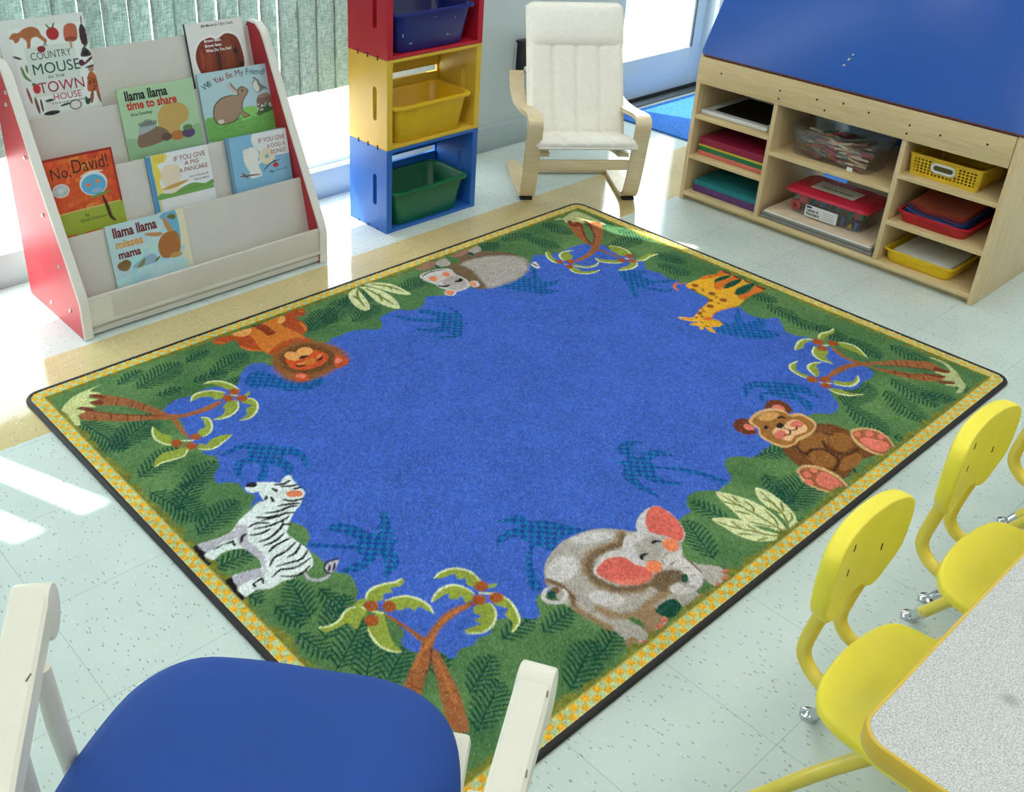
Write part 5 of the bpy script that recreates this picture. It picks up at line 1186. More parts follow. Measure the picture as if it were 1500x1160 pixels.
    MB().tube([tuple(o+Vector((u, 0, 0))+ud*v+nd*.022) for u, v in rrect(0, 0, hx+.002, hy+.002, .03, 6)]+[tuple(o+Vector((hx+.002, 0, 0))+ud*(hy-.028)+nd*.022)], .0045, 8).build('headrest_piping', canvas_m, ph, world=False)
armchair()
# dark box on the pier behind the armchair
bx = thing('wall_box', 'black box with a white knob on the wall behind the armchair', 'wall box', (1.56, WY-.03, .36))
MB().box(1.482, 1.60, WY-.045, WY-.001, .352, .50, .004).build('housing', mat('black_plastic', (22, 24, 28), .35), bx)
MB().box(1.474, 1.4815, WY-.014, WY-.001, .345, .49, .002).build('side_plate', mat('grey_metal', (190, 198, 200), .35, .04, 20, metal=.3), bx)
MB().lathe([(.0001, .016), (.012, .015), (.014, .008), (.01, 0)], (1.51, WY-.045, .372), 16, (0, -1, 0)).build('knob', mat('white_plastic', (226, 228, 226), .4), bx)

# ------------------------------------------------------------------ blue rug by the door
def blue_rug():
    k = NT('blue_pile'); tc = k.add('TexCoord'); n = k.add('TexNoise', Scale=160., Detail=3.0); k.l(tc.outputs['Object'], n.inputs['Vector'])
    r = k.ramp(n.outputs['Fac'], [(.35, c4((20, 78, 166))), (.65, c4((62, 134, 214)))]); k.l(r.outputs[0], k.b.inputs['Base Color']); k.b.inputs['Roughness'].default_value = .95
    bp = k.add('Bump', Strength=.6, Distance=.004); k.l(n.outputs['Fac'], bp.inputs['Height']); k.l(bp.outputs[0], k.b.inputs['Normal'])
    o = MB().prism(rrect(2.63, .85, .41, .71, .01, 3), lambda u, v, w_: (u, v, w_), .001, .011, .003).build('door_rug', k.m)
    tag(o, 'plain blue rug on the floor in front of the glass door', 'rug')
blue_rug()
# ------------------------------------------------------------------ birch storage unit with the tilted blue board
bu = wood('birch_ply', (214, 186, 134), (228, 204, 156), .45, (26, 2.6, 26)); bv = wood('birch_side', (212, 184, 136), (226, 202, 158), .45, (22, 22, 2.4))
KX, KY0, KY1 = 1.58, -.588, .668; KD = 2.08
unit = thing('storage_unit', 'birch storage unit with cubbies under a tilted blue board', 'storage unit', ((KX+KD)/2, (KY0+KY1)/2, 0))
T_ = .018
for y0 in (KY0, KY1-T_): MB().prism([(KX, .001), (KX, .60), (KX+.012, .625), (KX+.06, .66), (KD, .66), (KD, .001)], lambda u, v, w_: (u, w_, v), y0, y0+T_, .0015).build('side_panel', bv, unit)
ki0, ki1 = KY0+T_, KY1-T_
D1, D2 = .30, -.2145
for yc in (D1, D2): MB().box(KX+.002, KD-.01, yc-.009, yc+.009, .04, .505, .001).build('divider', bv, unit)
b = MB(); b.box(KX+.03, KX+.045, ki0, ki1, .001, .032, 0); b.build('plinth', bu, unit)
MB().box(KX+.001, KD-.005, ki0, ki1, .022, .04, .001).build('base_shelf', bu, unit)
for y0, y1, z in ((D1+.009, ki1, .203), (D1+.009, ki1, .374), (D2+.009, D1-.009, .318), (ki0, D2-.009, .203), (ki0, D2-.009, .38)):
    MB().box(KX+.001, KD-.02, y0, y1, z-.017, z, .001).build('shelf', bu, unit)
ap = MB().box(KX-.002, KX+.016, KY0+.02, KY1-.002, .503, .61, .002).build('apron', bu, unit)
b = MB()
for y, z in ((.558, .563), (.292, .558), (.292, .526), (.138, .561), (.034, .572), (-.066, .564), (-.22, .558), (-.216, .527), (-.486, .563), (.1, .53), (-.33, .552)): b.lathe([(.0001, .0008), (.004, .0006), (.0045, -.001)], (KX-.002, y, z), 10, (-1, 0, 0))
b.build('nail_heads', mat('dark_nail', (50, 42, 38), .5, .1, 50), ap)
for y0, y1 in ((D1+.009, ki1), (ki0, D2-.009)): MB().box(KD-.014, KD-.006, y0, y1, .04, .60, 0).build('back_panel', bv, unit)
tb = mat('blue_laminate', (32, 86, 174), .28, .04, 3, spec=.5)
MB().box(KD-.016, KD-.006, D2+.009, D1-.009, .235, .60, 0).build('back_panel', tb, unit, label='blue back panel')
MB().box(KX+.016, KD-.006, ki0, ki1, .565, .58, .001).build('top_panel', bu, unit)
# board: hinged along the front, leaning back
ta = math.atan2(.105, .2); bz = Vector((math.sin(ta), 0, math.cos(ta))); bn = Vector((-math.cos(ta), 0, math.sin(ta))); o = Vector((KX+.006, 0, .6125))
def bf(u, v, w_): return tuple(o+Vector((0, u, 0))+bz*v+bn*w_)
outl = rrect((-.60+.668)/2, .32, (.668+.60)/2, .32, .022, 5)
bd = MB().prism(outl, bf, -.008, .008, .002).build('tilted_board', tb, unit, label='tilted blue board')
MB().prism([(-.588, -.001), (.65, -.001), (.65, .0045), (-.588, .0045)], bf, -.0085, .0088, 0).build('edge_strip', mat('dark_red_edge', (92, 28, 30), .5, .2, 60), bd, label='dark red edge strip')
b = MB()
for u, v, l in ((.085, .088, .008), (.077, .112, .011), (.070, .131, .007)):
    b.prism([(u+.004, v-l/2), (u-.004, v-l*.2), (u-.005, v+l/2), (u+.002, v+l*.35)], bf, .0081, .0085, 0)
b.build('chips', mat('chipped_laminate', (220, 206, 166), .8), bd)

# contents ------------------------------------------------------------------
XF = KX+.03
def slab(name, label, cat, x0, x1, y0, y1, z0, z1, m, group=None, rot=0, bev=.001):
    cx, cy = (x0+x1)/2, (y0+y1)/2; M = Matrix.Translation((cx, cy, 0)) @ Matrix.Rotation(rot, 4, 'Z') @ Matrix.Translation((-cx, -cy, 0))
    o = MB().box(x0, x1, y0, y1, z0, z1, bev, M).build(name, m, None, smooth=30); return tag(o, label, cat, group)
fr = thing('framed_board', 'white framed black board lying in the top left cubby', 'board', (1.76, .49, .375))
m_wf, m_bk = mat('white_plastic', (226, 228, 226), .4), mat('matt_black', (14, 14, 16), .6)
x0, x1, y0, y1, z0, z1 = 1.61, 1.95, .335, .645, .3755, .392
b = MB(); b.box(x0, x0+.035, y0, y1, z0, z1, .003); b.box(x1-.03, x1, y0, y1, z0, z1, .003); b.box(x0+.03, x1-.025, y0, y0+.022, z0, z1, .003); b.box(x0+.03, x1-.025, y1-.03, y1, z0, z1, .003); b.build('frame', m_wf, fr)
MB().box(x0+.03, x1-.025, y0+.02, y1-.028, z0+.002, z0+.011, 0).build('black_panel', m_bk, fr)
z = .2038
for lab, col, h, dy in (('pink wrapped pack of construction paper, bottom of the middle left cubby', (226, 118, 104), .019, .0), ('green stack of construction paper on top of the pink pack', (34, 118, 74), .017, .004), ('yellow stack of construction paper between green and magenta', (214, 194, 62), .010, .002), ('magenta stack of construction paper, top of the middle left cubby', (152, 28, 66), .030, -.004)):
    slab('paper_stack', lab, 'paper', XF+.003*random.random(), 1.90, .322+dy, .632+dy*.5, z, z+h-.0004, mat('paper_%d' % col[0], col, .6 if h < .015 else .4, .08, 60), 'construction paper in the left cubbies'); z += h
z = .0405
for lab, col, h in (('purple wrapped pack of construction paper, bottom left cubby', (96, 52, 116), .030), ('teal stack of construction paper, bottom left cubby', (30, 128, 138), .022)):
    slab('paper_stack', lab, 'paper', XF+.004, 1.9, .318, .628, z, z+h-.0004, mat('paper_%d' % col[0], col, .35 if col[0] == 96 else .7, .1, 40), 'construction paper in the left cubbies'); z += h
# clear tub of crayons
tubc = clear('clear_plastic', (.95, .96, .97), .045, .06, .012)
def clear_tub(name, label, x0, x1, y0, y1, z0, z1):
    t = thing(name, label, 'tub', ((x0+x1)/2, (y0+y1)/2, z0)); tub(MB(), x0, x1, y0, y1, z0, z1, .022, .03, .0016, .006, .004).build('tub', tubc, t, smooth=50); return t
ct = clear_tub('clear_tub', 'clear plastic tub of crayons on the middle shelf', 1.605, 1.80, -.118, .252, .3185, .438)
cols = [(168, 84, 66), (196, 130, 106), (84, 92, 100), (140, 60, 84), (214, 184, 152), (148, 150, 116), (186, 92, 104), (120, 92, 74), (226, 200, 176), (96, 124, 132)]
pro = []
for i, c in enumerate(cols):
    b = MB(); b.lathe([(.0001, -.042), (.0042, -.0415), (.0042, .034), (.0034, .035), (.0018, .0415), (.0001, .042)], (0, 0, 0), 8, (1, 0, 0))
    o = b.build('crayon', mat('wax_%d' % i, c, .5, .1, 90)); pro.append(o)
for k in range(150):
    o = pro[k] if k < len(pro) else pro[k % len(pro)].copy()
    if k >= len(pro): C.objects.link(o)
    lay = k/150; zz = .3185+.012+lay*.078+.006*random.random()
    o.location = (1.605+.066+.063*random.random(), -.118+.075+.222*random.random(), zz); front = k % 3 == 0
    if front: o.location.x = 1.633+.008*random.random()-.012*lay; o.rotation_euler = (0, random.uniform(-.25, .25), PI/2+random.uniform(-.2, .2))
    else: o.rotation_euler = (0, random.uniform(-.18, .18), random.uniform(-.9, .9) if k % 2 else PI/2+random.uniform(-.5, .5))
    tag(o, 'wax crayon in the heap inside the clear tub', 'crayon', 'crayons in the clear tub')
slab('paper_tag', 'small white paper slip tucked at the front of the crayon tub', 'paper', 1.6225, 1.6232, -.035, -.012, .3195, .335, mat('paper_white', (232, 230, 220), .8), rot=0, bev=0)
# posters under the lidded box
z = .0405
for i, (lab, col, h, xo) in enumerate((('grey folder at the bottom of the pile under the red lid box', (136, 134, 130), .016, .006), ('dark grey sheet second from the bottom under the red lid box', (108, 106, 104), .003, .012), ('grey board in the pile under the red lid box', (150, 146, 140), .012, .004), ('white poster sheet near the top of the pile under the red lid box', (232, 230, 222), .004, .0), ('cream poster sheet on top of the pile under the red lid box', (224, 204, 178), .006, .01))):
    slab('poster_sheet', lab, 'paper', KX+.008+xo, 2.04, -.196+.003*i, .283-.004*i, z, z+h-.0004, mat('sheet_%d' % col[0], col, .85, .04, 20), 'poster sheets under the lidded box'); z += h
pl = MB().prism([(-.19, .083), (.17, .083), (.15, .21), (.05, .235), (.01, .2), (-.19, .19)], lambda u, v, w_: (2.025+w_+(v-.083)*.12, u, v), 0, .001, 0).build('paper_sheet', MATS['paper_white'] if 'paper_white' in MATS else mat('paper_white', (232, 230, 220), .8)); tag(pl, 'white paper sheet leaning at the back behind the red lid box', 'paper')
# letters box
lb = thing('lidded_box', 'clear box of foam pieces with a red lid', 'box', (1.72, .04, .0822), 0)
LX0, LX1, LY0, LY1, LZ0, LZ1 = 1.628, 1.84, -.128, .218, .0825, .178
tub(MB(), LX0+.006, LX1-.006, LY0+.006, LY1-.006, LZ0, LZ1-.002, .018, .028, .0016, .005, .003).build('tub', tubc, lb, smooth=50)
rl = mat('red_lid_plastic', (206, 34, 62), .25, .05, 20, spec=.6)
def LL(k, z, r=.03): return [(u, v, z) for u, v in rrect((LX0+LX1)/2, (LY0+LY1)/2, (LX1-LX0)/2-k, (LY1-LY0)/2-k, r, 6)]
lid = MB().loft([LL(.004, LZ1-.006), LL(-.002, LZ1-.006), LL(-.003, LZ1+.002), LL(.001, LZ1+.008), LL(.012, LZ1+.010), LL(.02, LZ1+.018), LL(.028, LZ1+.0195)]).build('lid', rl, lb, smooth=50)
lw = mat('label_white', (226, 228, 226), .5)
zt = LZ1+.0197
lt = MB().box(LX0+.04, LX0+.135, -.045, .135, zt, zt+.0006, 0).build('lid_label', lw, lid)
q = bmesh.new(); O_, U_, V_ = Vector((LX0+.04, .135, zt+.0006)), Vector((0, -1, 0)), Vector((1, 0, 0))
letter(q, 'Letters & Numbers', O_, U_, V_, .03, .03, .13, .018, bold=.02, lift=.0004); letter(q, 'foam pieces', O_, U_, V_, .02, .064, .09, .012, lift=.0004) if False else None
for k in range(5): letter(q, '-'*9, O_, U_, V_, .02+.03*(k % 3), .012+.013*k, .05, .012, lift=.0004)
def put_letters(q, par):
    Mi = wm(par).inverted()
    for v_ in q.verts: v_.co = Mi @ v_.co
    me = bpy.data.meshes.new('lettering'); q.to_mesh(me); q.free(); link_mesh('lettering', me, mat('ink_28_30_34', (28, 30, 34), .5), par)
put_letters(q, lt)
xf = LX0+.0145
fl = MB().box(xf-.0008, xf, -.012, .125, .088, .136, .001).build('front_label', lw, lb)
q = bmesh.new(); O_, U_, V_ = Vector((xf-.0008, .125, .088)), Vector((0, -1, 0)), Vector((0, 0, 1))
letter(q, 'Letters &', O_, U_, V_, .008, .023, .05, .011, bold=.03, lift=.0004); letter(q, 'Numbers', O_, U_, V_, .008, .009, .055, .011, bold=.03, lift=.0004)
for k in range(4): letter(q, '-'*10, O_, U_, V_, .08, .008+.008*k, .042, .01, lift=.0004)
put_letters(q, fl)
bl_ = MB().box(xf-.0012, xf-.0008, .098, .12, .124, .132, 0).build('label_mark', mat('label_blue', (40, 56, 120), .5), fl)
def foam(label, col, kind, y, z, s, x=LX0+.034):
    b = MB(); d = .016; fx = lambda u, v, w_: (x+w_, y+u, z+v)
    if kind == 'ring':
        n = 20; b.loft([[fx(r*math.cos(2*PI*k/n), r*math.sin(2*PI*k/n), w_) for k in range(n)] for r, w_ in ((s, 0), (s, d), (s*.45, d), (s*.45, 0), (s, 0))], False, False)
    elif kind == 'bar': b.prism([(-s*.35, -s), (s*.35, -s), (s*.35, s), (-s*.35, s)], fx, 0, d, .002)
    elif kind == 'tri': b.prism([(-s, -s), (s, -s), (0, s)], fx, 0, d, .002)
    elif kind == 'tee': b.prism([(-s*.3, -s), (s*.3, -s), (s*.3, s*.4), (s, s*.4), (s, s), (-s, s), (-s, s*.4), (-s*.3, s*.4)], fx, 0, d, .002)
    else: b.prism([(-s, -s), (s, -s), (s, s*.5), (s*.3, s), (-s, s)], fx, 0, d, .003)
    tag(b.build('foam_piece', mat('foam_%d_%d' % col[:2], col, .8, .05, 90)), label, 'foam piece', 'foam pieces in the lidded box')
for a in (('red foam ring with a hole, left end of the lidded box', (206, 70, 70), 'ring', .178, .109, .021), ('red foam block above the ring, left end of the lidded box', (196, 60, 64), 'blk', .150, .143, .018), ('teal foam bar above the front label', (40, 128, 122), 'bar', .112, .152, .017), ('blue foam block above the front label', (66, 110, 160), 'blk', .064, .150, .016), ('dark green foam piece above the right of the front label', (28, 84, 56), 'tee', .02, .150, .018), ('blue foam bar just right of the front label', (60, 104, 156), 'bar', -.026, .106, .018), ('green foam tee piece right of the front label', (36, 104, 72), 'tee', -.05, .142, .020), ('small yellow foam triangle low at the right of the front label', (222, 180, 60), 'tri', -.055, .096, .009), ('slate blue foam bar low near the right end of the lidded box', (70, 110, 170), 'bar', -.080, .104, .018), ('dark green foam block at the right end of the lidded box', (24, 96, 66), 'blk', -.098, .148, .014), ('red foam bar near the right end of the lidded box', (190, 62, 58), 'bar', -.074, .148, .016)): foam(*a)
# yellow perforated basket
yl = mat('basket_yellow', (228, 186, 34), .38, .04, 20)
bk = thing('plastic_basket', 'yellow perforated basket with a white handle, top right cubby', 'basket', (1.74, -.35, .3805))
BX0, BX1, BY0, BY1, BZ0, BZ1 = 1.607, 1.88, -.49, -.232, .3805, .462
b = MB(); th_ = .0025; ins = .010
def front_face(y0, y1, z0, z1, fx, holes):
    ny, nz = 2*len(holes[0])+1, 0
ncol, nrow = 17, 5; alt = lambda a, c, n: a+(c-a)*np.cumsum([0]+[.38 if i % 2 == 0 else .62 for i in range(2*n+1)])/(n+.38); gy = alt(BY0+.014, BY1-.014, ncol); gz = alt(BZ0+.010, BZ1-.012, nrow)
fxx = lambda z: BX0+.003+(1-(z-BZ0)/(BZ1-BZ0))*.010
def wall_cells(fn, gu, hand):
    nu = len(gu)
    for i in range(nu-1):
        for j in range(len(gz)-1):
            hole = i % 2 == 1 and j % 2 == 1
            uc, zc = (gu[i]+gu[i+1])/2, (gz[j]+gz[j+1])/2
            if hand:
                inh = abs(uc-(BY0+BY1)/2-.004) < .046 and zc > BZ0+.034
                if inh and hole: hole = False
            if hole: continue
            q = [(gu[i], gz[j]), (gu[i+1], gz[j]), (gu[i+1], gz[j+1]), (gu[i], gz[j+1])]
            b.prism(q, fn, 0, th_, 0)
wall_cells(lambda u, v, w_: (fxx(v)+w_, u, v), gy, True)
gx_ = np.linspace(BX0+.02, BX1-.02, 30)
for yy, sg in ((BY0, 1), (BY1, -1)): wall_cells(lambda u, v, w_, yy=yy, sg=sg: (u, yy+sg*(.002+(1-(v-BZ0)/(BZ1-BZ0))*.008)+sg*w_, v), gx_, False)
b.box(BX1-.006, BX1-.003, BY0+.01, BY1-.01, BZ0, BZ1-.004, 0); b.box(BX0+.014, BX1-.006, BY0+.012, BY1-.012, BZ0, BZ0+.003, 0)
for (xa, ya) in ((BX0, BY0), (BX0, BY1), (BX1, BY0), (BX1, BY1)):     # rounded corner posts
    sx, sy = (1 if xa == BX0 else -1), (1 if ya == BY0 else -1); b.tube([(xa+sx*.022, ya+sy*.018, BZ0+.002), (xa+sx*.012, ya+sy*.011, BZ1-.004)], .0095, 10)
b.box(BX0+.012, BX0+.016, BY0+.016, BY1-.016, BZ0, BZ0+.011, 0); b.box(BX0+.004, BX0+.008, BY0+.014, BY1-.014, BZ1-.013, BZ1-.003, 0)
b.build('body', yl, bk, smooth=30)
lp = lambda k, z: [(u, v, z) for u, v in rrect((BX0+BX1)/2, (BY0+BY1)/2, (BX1-BX0)/2+k, (BY1-BY0)/2+k, .02, 5)]
MB().loft([lp(-.007, BZ1-.006), lp(.002, BZ1-.006), lp(.003, BZ1-.001), lp(-.001, BZ1), lp(-.007, BZ1-.001), lp(-.007, BZ1-.006)], False, False).build('rim', yl, bk)
hc = ((BY0+BY1)/2+.004, BZ0+.046)
def rr2(hx, hy, r): return rrect(hc[0], hc[1], hx, hy, r, 5)
MB().loft([[(fxx(v)-.0012, u, v) for u, v in rr2(.044, .019, .018)], [(fxx(v)-.0045, u, v) for u, v in rr2(.042, .017, .0165)], [(fxx(v)-.0045, u, v) for u, v in rr2(.036, .011, .0105)], [(fxx(v)-.0012, u, v) for u, v in rr2(.034, .009, .0088)]], False, False).build('handle', m_wf, bk)
MB().prism(rr2(.034, .009, .0088), lambda u, v, w_: (fxx(v)-.0008+w_, u, v), 0, .0006, 0).build('handle_hole_shade', mat('basket_shade', (96, 80, 40), .8), bk)  # flat plate, shade of the opening put into its colour
# trays
def tray(label, m, x0, x1, y0, y1, z0, z1):
    t = thing('plastic_tray', label, 'tray', ((x0+x1)/2, (y0+y1)/2, z0), 0, 'plastic trays in the right cubbies')
    tub(MB(), x0, x1, y0, y1, z0, z1, .014, .026, .0022, .007, .004).build('tray_body', m, t, smooth=50)
    yc = (y0+y1)/2; MB().prism([(yc-.05, z1-.012), (yc-.045, z1-.016), (yc+.045, z1-.016), (yc+.05, z1-.012), (yc+.05, z1-.006), (yc-.05, z1-.006)], lambda u, v, w_: (x0+.0035+w_, u, v), 0, .003, 0).build('grip_lip', m, t); return t
tray('red plastic tray of curling papers, middle right cubby', mat('tray_red', (192, 24, 44), .35, .05, 20), 1.600, 1.90, -.50, -.238, .2035, .246)
for i, (lab, col, lift) in enumerate((('dark blue paper sheet lowest in the red tray', (54, 66, 124), 0), ('navy paper sheet in the red tray under the blue one', (48, 84, 168), .004), ('blue paper sheet in the red tray', (92, 140, 214), .008), ('purple paper sheet in the red tray', (156, 112, 168), .013), ('coral paper sheet in the red tray, second from the top', (238, 112, 104), .018), ('orange red paper sheet on top of the red tray', (250, 142, 114), .022))):
    b = MB(); nx_, ny_ = 8, 12; x0, x1, y0, y1 = 1.609+.010*i, 1.875, -.480+.005*i, -.256-.001*i; R0 = []
    for a_ in range(nx_+1):
        R0.append([b.bm.verts.new((x0+(x1-x0)*a_/nx_, y0+(y1-y0)*c_/ny_, .226+lift*1.3+.015*(2*c_/ny_-1)**2*(1 if c_ > ny_/2 else .55)+.012*(a_/nx_)+.003*math.sin(c_*.9+i))) for c_ in range(ny_+1)])
    for a_ in range(nx_):
        for c_ in range(ny_): b.bm.faces.new((R0[a_][c_], R0[a_+1][c_], R0[a_+1][c_+1], R0[a_][c_+1]))
    r = bmesh.ops.solidify(b.bm, geom=b.bm.faces[:], thickness=.0012)
    tag(b.build('paper_sheet', mat('tint_%d' % col[0], col, .75, .05, 30)), lab, 'paper', 'papers in the red tray')
tray('yellow plastic tray with white paper, bottom right cubby', mat('tray_yellow', (238, 200, 28), .35, .04, 20), 1.600, 1.90, -.49, -.226, .0405, .090)
slab('paper_stack', 'white paper stack lying in the bottom yellow tray', 'paper', 1.622, 1.89, -.468, -.256, .046, .086, MATS.get('paper_bright') or mat('paper_bright', (230, 230, 226), .85, .01, 20))

# ------------------------------------------------------------------ grey table
def speckle():
    k = NT('grey_speckle'); tc = k.add('TexCoord'); n = k.add('TexNoise', Scale=460., Detail=2.0); k.l(tc.outputs['Object'], n.inputs['Vector'])
    r = k.ramp(n.outputs['Fac'], [(.3, c4((158, 158, 158))), (.5, c4((198, 200, 198))), (.7, c4((222, 224, 222)))]); sub_ = k.add('VectorMath', operation='DISTANCE'); k.l(tc.outputs['Object'], sub_.inputs[0]); sub_.inputs[1].default_value = (-.734-(-.938+.95)/2, -1.507-(-2.15-1.397)/2, .57)
    sm = k.ramp(sub_.outputs['Value'], [(.004, (.45, .45, .45, 1)), (.016, (0, 0, 0, 1))])
    k.l(k.mix(sm.outputs[0], r.outputs[0], c4((110, 110, 112))), k.b.inputs['Base Color']); k.b.inputs['Roughness'].default_value = .4; return k.m
TZ = .57; TX0, TX1, TY0, TY1 = -.938, .95, -2.15, -1.397
tbl = thing('activity_table', 'grey speckled table with yellow edge at the lower right', 'table', ((TX0+TX1)/2, (TY0+TY1)/2, 0))
def tl(k, z): return [(u, v, z) for u, v in rrect((TX0+TX1)/2, (TY0+TY1)/2, (TX1-TX0)/2-k, (TY1-TY0)/2-k, .042-k, 10)]
tt = MB().loft([tl(.004, TZ-.03), tl(.004, TZ)]).build('tabletop', speckle(), tbl)
ye = mat('yellow_edge', (222, 186, 62), .4, .05, 20)
MB().loft([tl(.006, TZ-.033), tl(.001, TZ-.033), tl(-.002, TZ-.028), tl(-.0025, TZ-.008), tl(.0, TZ-.001), tl(.0035, TZ+.0006), tl(.006, TZ-.001)], False, False).build('edge_band', ye, tt, label='yellow edge band')
yt = mat('yellow_enamel', (234, 212, 84), .3, .04, 15, spec=.5); chrome = mat('chrome', (206, 208, 210), .12, .03, 30, metal=1)
for x, y in ((TX0+.09, TY0+.09), (TX1-.09, TY0+.09), (TX0+.09, TY1-.16), (TX1-.09, TY1-.16)):
    lg = MB().tube([(x, y, .05), (x, y, TZ-.03)], .018, 14).build('leg', yt, tbl); MB().lathe([(.018, 0), (.02, .008), (.012, .02), (.0125, .06)], (x, y, 0), 14).build('glide', chrome, lg)

# ------------------------------------------------------------------ yellow chairs
yp = mat('yellow_plastic_shell', (247, 231, 70), .42, .04, 12, spec=.45)
def stack_chair(name='stack_chair'):
    """local: +y is the way the chair faces, origin on the floor under the seat"""
    t = thing(name, '', 'chair', (0, 0, 0), 0, 'yellow chairs along the grey table'); cx_ = 0
    SZ = .352
    # seat: rounded plate with a rolled edge, dished
    prof = cat_rom([(-.135, -.055), (-.10, -.082), (-.03, -.094), (.04, -.094), (.11, -.08), (.146, -.045), (.153, .03), (.153, .12), (.146, .185), (.12, .212), (0, .222), (-.12, .212), (-.146, .185), (-.153, .12), (-.153, .03)], 4, True)
    cxs = np.array(prof).mean(0)
    def ring(k, dz): return [(cxs[0]+(u-cxs[0])*k, cxs[1]+(v-cxs[1])*k, SZ+dz+.012*((v-cxs[1])/.15)**2*(v < cxs[1])) for u, v in prof]
    MB().loft([ring(.8, -.012), ring(.965, -.012), ring(.985, -.014), ring(1., -.008), ring(1., -.002), ring(.985, .004), ring(.95, .006), ring(.8, .002), ring(.5, -.001), ring(.2, -.002)]).build('seat', yp, t, world=False, smooth=60)
    # backrest: shield with two sleeves over the posts
    bo = cat_rom([(-.077, .463), (-.095, .482), (-.114, .505), (-.124, .534), (-.126, .592), (-.113, .623), (-.07, .638), (0, .642), (.07, .638), (.113, .623), (.126, .592), (.124, .534), (.114, .505), (.095, .482), (.077, .463), (.060, .460), (.042, .469), (.03, .488), (0, .494), (-.03, .488), (-.042, .469), (-.060, .460)], 3, True)
    def yb(u, z): return -.122+.02*(u/.15)**2
    cu_, cz_ = 0, .575
    def bl(k, off): return [(cu_+(u-cu_)*k, yb((u-cu_)*k, cz_+(z-cz_)*k)+off, cz_+(z-cz_)*k) for u, z in bo]
    nb = len(bo); b = MB()
    b.loft([bl(.955, -.0145), bl(.985, -.012), bl(1.0, -.006), bl(1.0, .006), bl(.985, .012), bl(.955, .0145)], False, False)
    for off, fl in ((.0145, False), (-.0145, True)):
        fb = bmesh.new(); V = [fb.verts.new(p) for p in bl(.955, off)]
        bmesh.ops.triangulate(fb, faces=[fb.faces.new(V if not fl else V[::-1])])
        bmesh.ops.subdivide_edges(fb, edges=fb.edges[:], cuts=5, use_grid_fill=True)
        for q_ in fb.verts: q_.co.y = yb(q_.co.x, q_.co.z)+off
        bmesh.ops.triangulate(fb, faces=fb.faces[:])
        tm = bpy.data.meshes.new('t'); fb.to_mesh(tm); fb.free(); b.bm.from_mesh(tm); bpy.data.meshes.remove(tm)
    bmesh.ops.remove_doubles(b.bm, verts=b.bm.verts, dist=1e-5)
    bk_ = b.build('backrest', yp, t, world=False, smooth=60)
    b = MB()
    for u, z in ((.055, .606), (.055, .557), (-.055, .548)):
        y = yb(u, z)+.0146; b.box(u-.0022, u+.0022, y-.001, y+.0008, z-.007, z+.007, .001)
    b.build('slots', mat('slot_dark', (52, 48, 20), .8), bk_, world=False)
    for s in (-1, 1):
        # one bent tube: back post, sweep, seat rail
        p = cat_rom([(s*.0605, -.1225, .52), (s*.0605, -.1225, .49), (s*.06, -.124, .46), (s*.0585, -.1315, .42), (s*.0575, -.1365, .385), (s*.0575, -.134, .36), (s*.059, -.115, .338), (s*.065, -.08, .328), (s*.078, -.03, .325), (s*.096, .03, .325), (s*.108, .10, .325), (s*.112, .19, .325)], 4)
        MB().tube(p, .0122, 12).build('back_tube', yt, t, world=False, smooth=60)
        for fy, fz, gy, nm in ((.03, .318, -.178, 'leg'), (.12, .318, .205, 'leg')):
            gx = s*.166 if gy < 0 else s*.155
            a = Vector((s*.112, fy, fz)); e = Vector((gx, gy, .0)); d = (e-a).normalized(); st = e-d*.045
            mid = a.lerp(e, .35)+Vector((s*.006, 0, .012)); pth = cat_rom([tuple(a), tuple(mid), tuple(st)], 6)
            lg = MB().tube(pth, .0125, 12).build(nm, yt, t, world=False, smooth=60)
            MB().lathe([(.0126, -.010), (.0112, .004), (.0112, .024), (.0055, .027), (.0055, .036)], tuple(st), 14, tuple(d)).lathe([(.0001, .0), (.0185, .0), (.0185, .005), (.016, .010), (.008, .0135), (.0055, .018)], (e.x, e.y, 0), 18, (0, 0, 1)).build('glide', chrome, lg, world=False, label='chrome swivel glide')
    MB().tube([(-.109, .15, .325), (.109, .15, .325)], .009, 10).build('cross_rail', yt, t, world=False)
    return t
ch0 = stack_chair()
for k, (x, lab) in enumerate(((-.608, 'yellow chair at the rounded corner of the grey table'), (-.195, 'second yellow chair from the rounded corner of the grey table'), (.218, 'third yellow chair from the table corner, cut off at the right edge'), (.631, 'fourth yellow chair, only a rear leg in the picture at the right edge'))):
    o = ch0 if k == 0 else copy_tree(ch0); o.location = (x, -1.342, 0); o.rotation_euler = (0, 0, PI); o['label'] = lab

# ------------------------------------------------------------------ white rocking chair with the blue cushion
rw = mat('cream_paint', (232, 228, 212), .42, .03, 12); bc = mat('blue_upholstery', (26, 71, 152), .8, .07, 5, .2, 700)
F_ = Vector((.78, .625, 0)).normalized()
rk = thing('rocking_chair', 'cream rocking chair with a blue seat cushion in the lower left foreground', 'rocking chair', (-1.540, -.926, 0), math.atan2(F_.y, F_.x)-PI/2)
def cushion():
    out = cat_rom([(-.262, -.22), (-.266, -.05), (-.258, .06), (-.232, .165), (-.175, .228), (-.09, .246), (.03, .248), (.13, .246), (.205, .215), (.245, .15), (.262, .04), (.266, -.06), (.262, -.22), (.2, -.25), (-.2, -.25)], 5, True)
    def r(k, z): return [(u*k, v*k, z) for u, v in out]
    MB().loft([r(.96, .402), r(.99, .41), r(1.0, .425), r(.995, .44), r(.97, .453), r(.9, .462), r(.75, .468), r(.5, .471), r(.2, .472)]).build('seat_cushion', bc, rk, world=False, smooth=80)
cushion()
MB().box(-.255, .255, -.24, .215, .375, .401, .008).build('seat_frame', rw, rk, world=False)
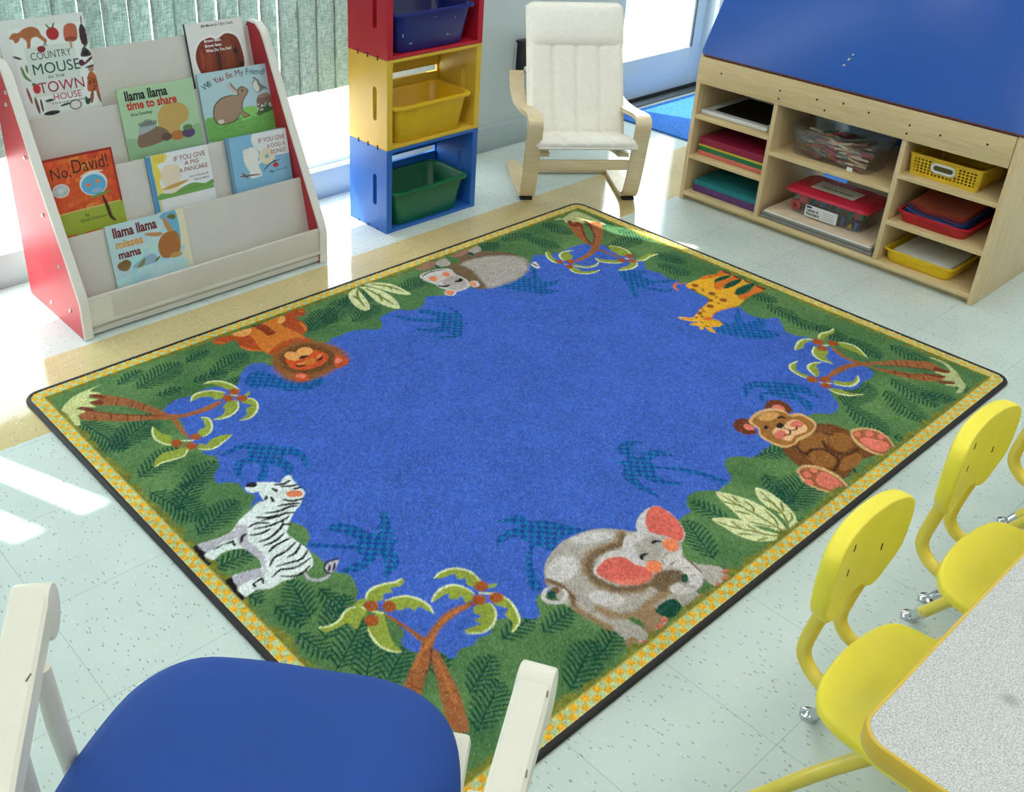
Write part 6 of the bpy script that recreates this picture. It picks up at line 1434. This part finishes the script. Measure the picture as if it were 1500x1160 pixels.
for s, pth in ((-1, [(-.334, .118, .655), (-.262, -.10, .615), (-.232, -.19, .60), (-.215, -.30, .585)]), (1, [(.339, .112, .655), (.318, -.03, .62), (.305, -.12, .60), (.285, -.30, .585)])):
    P_ = [Vector(p) for p in cat_rom(pth, 6)]; hw_, t_ = (.026 if s < 0 else .0225), .046; loops = []
    n = len(P_)
    for i, p in enumerate(P_):
        d = P_[min(i+1, n-1)]-P_[max(i-1, 0)]; d.z = 0; d.normalize(); sd = Vector((-d.y, d.x, 0))
        e = .005
        if i == 0: d0, s0 = d.copy(), sd.copy()
        sec = [(-hw_+e, 0), (hw_-e, 0), (hw_, -e), (hw_, -t_+e), (hw_-e, -t_), (-hw_+e, -t_), (-hw_, -t_+e), (-hw_, -e)]
        loops.append([tuple(p+sd*a+Vector((0, 0, c))) for a, c in sec])
    b = MB(); b.loft(loops)
    # scrolled front end, a short round block across the arm
    c = P_[0]+Vector((0, 0, -.040)); f = -d0
    b.prism([(.040*math.cos(a), .040*math.sin(a)) for a in np.linspace(0, 2*PI, 28)[:-1]], lambda u, v, w_: tuple(c+f*u*.9+Vector((0, 0, v))+s0*w_), -hw_-.0005, hw_+.0005, .004)
    arm = b.build('arm', rw, rk, world=False, smooth=40)
    for fr_, off in ((.1, hw_-.003), (.33, hw_-.003)) if s > 0 else ((.22, hw_-.004),):
        p = P_[int(fr_*(n-1))]; MB().box(p.x+s0.x*off-.0008, p.x+s0.x*off+.0008, p.y-.006, p.y+.006, p.z-.0012, p.z+.0003, 0).build('paint_chip', mat('bare_wood', (120, 108, 92), .8), arm, world=False)
    for (ax_, ay_, bx_, by_, r_) in ((.288, .045, .268, .040, .0125), (.268, -.055, .272, -.04, .0105)) if s < 0 else ((.312, -.07, .275, -.06, .0125), (.305, -.15, .275, -.14, .0105)):
        MB().tube([(s*ax_, ay_, .60), (s*(ax_+bx_)/2*1.01, (ay_+by_)/2, .5), (s*bx_, by_, .39), (s*bx_, by_, .37)], [r_, r_*1.15, r_, r_], 12).build('arm_spindle', rw, rk, world=False, smooth=60)
    for fy in (.17, -.2):
        MB().tube([(s*.225, fy, .38), (s*.245, fy*1.1, .2), (s*.255, fy*1.15, .05)], [.016, .021, .015], 12).build('leg', rw, rk, world=False, smooth=60)
    rp = cat_rom([(-.46, .075), (-.3, .038), (-.1, .022), (.1, .022), (.25, .036), (.36, .06)], 5)
    MB().strip(rp, .03, s*.255-.014, s*.255+.014).build('rocker', rw, rk, world=False)
    MB().tube([(s*.215, -.235, .38), (s*.215, -.262, .60), (s*.20, -.36, .93)], [.017, .016, .013], 12).build('back_post', rw, rk, world=False, smooth=60)
MB().box(-.215, .215, -.39, -.365, .86, .95, .008).build('top_rail', rw, rk, world=False)
for k in range(5): MB().tube([((k-2)*.075, -.235, .39), ((k-2)*.075, -.285, .63), ((k-2)*.075, -.375, .87)], .009, 10).build('back_spindle', rw, rk, world=False, smooth=60)
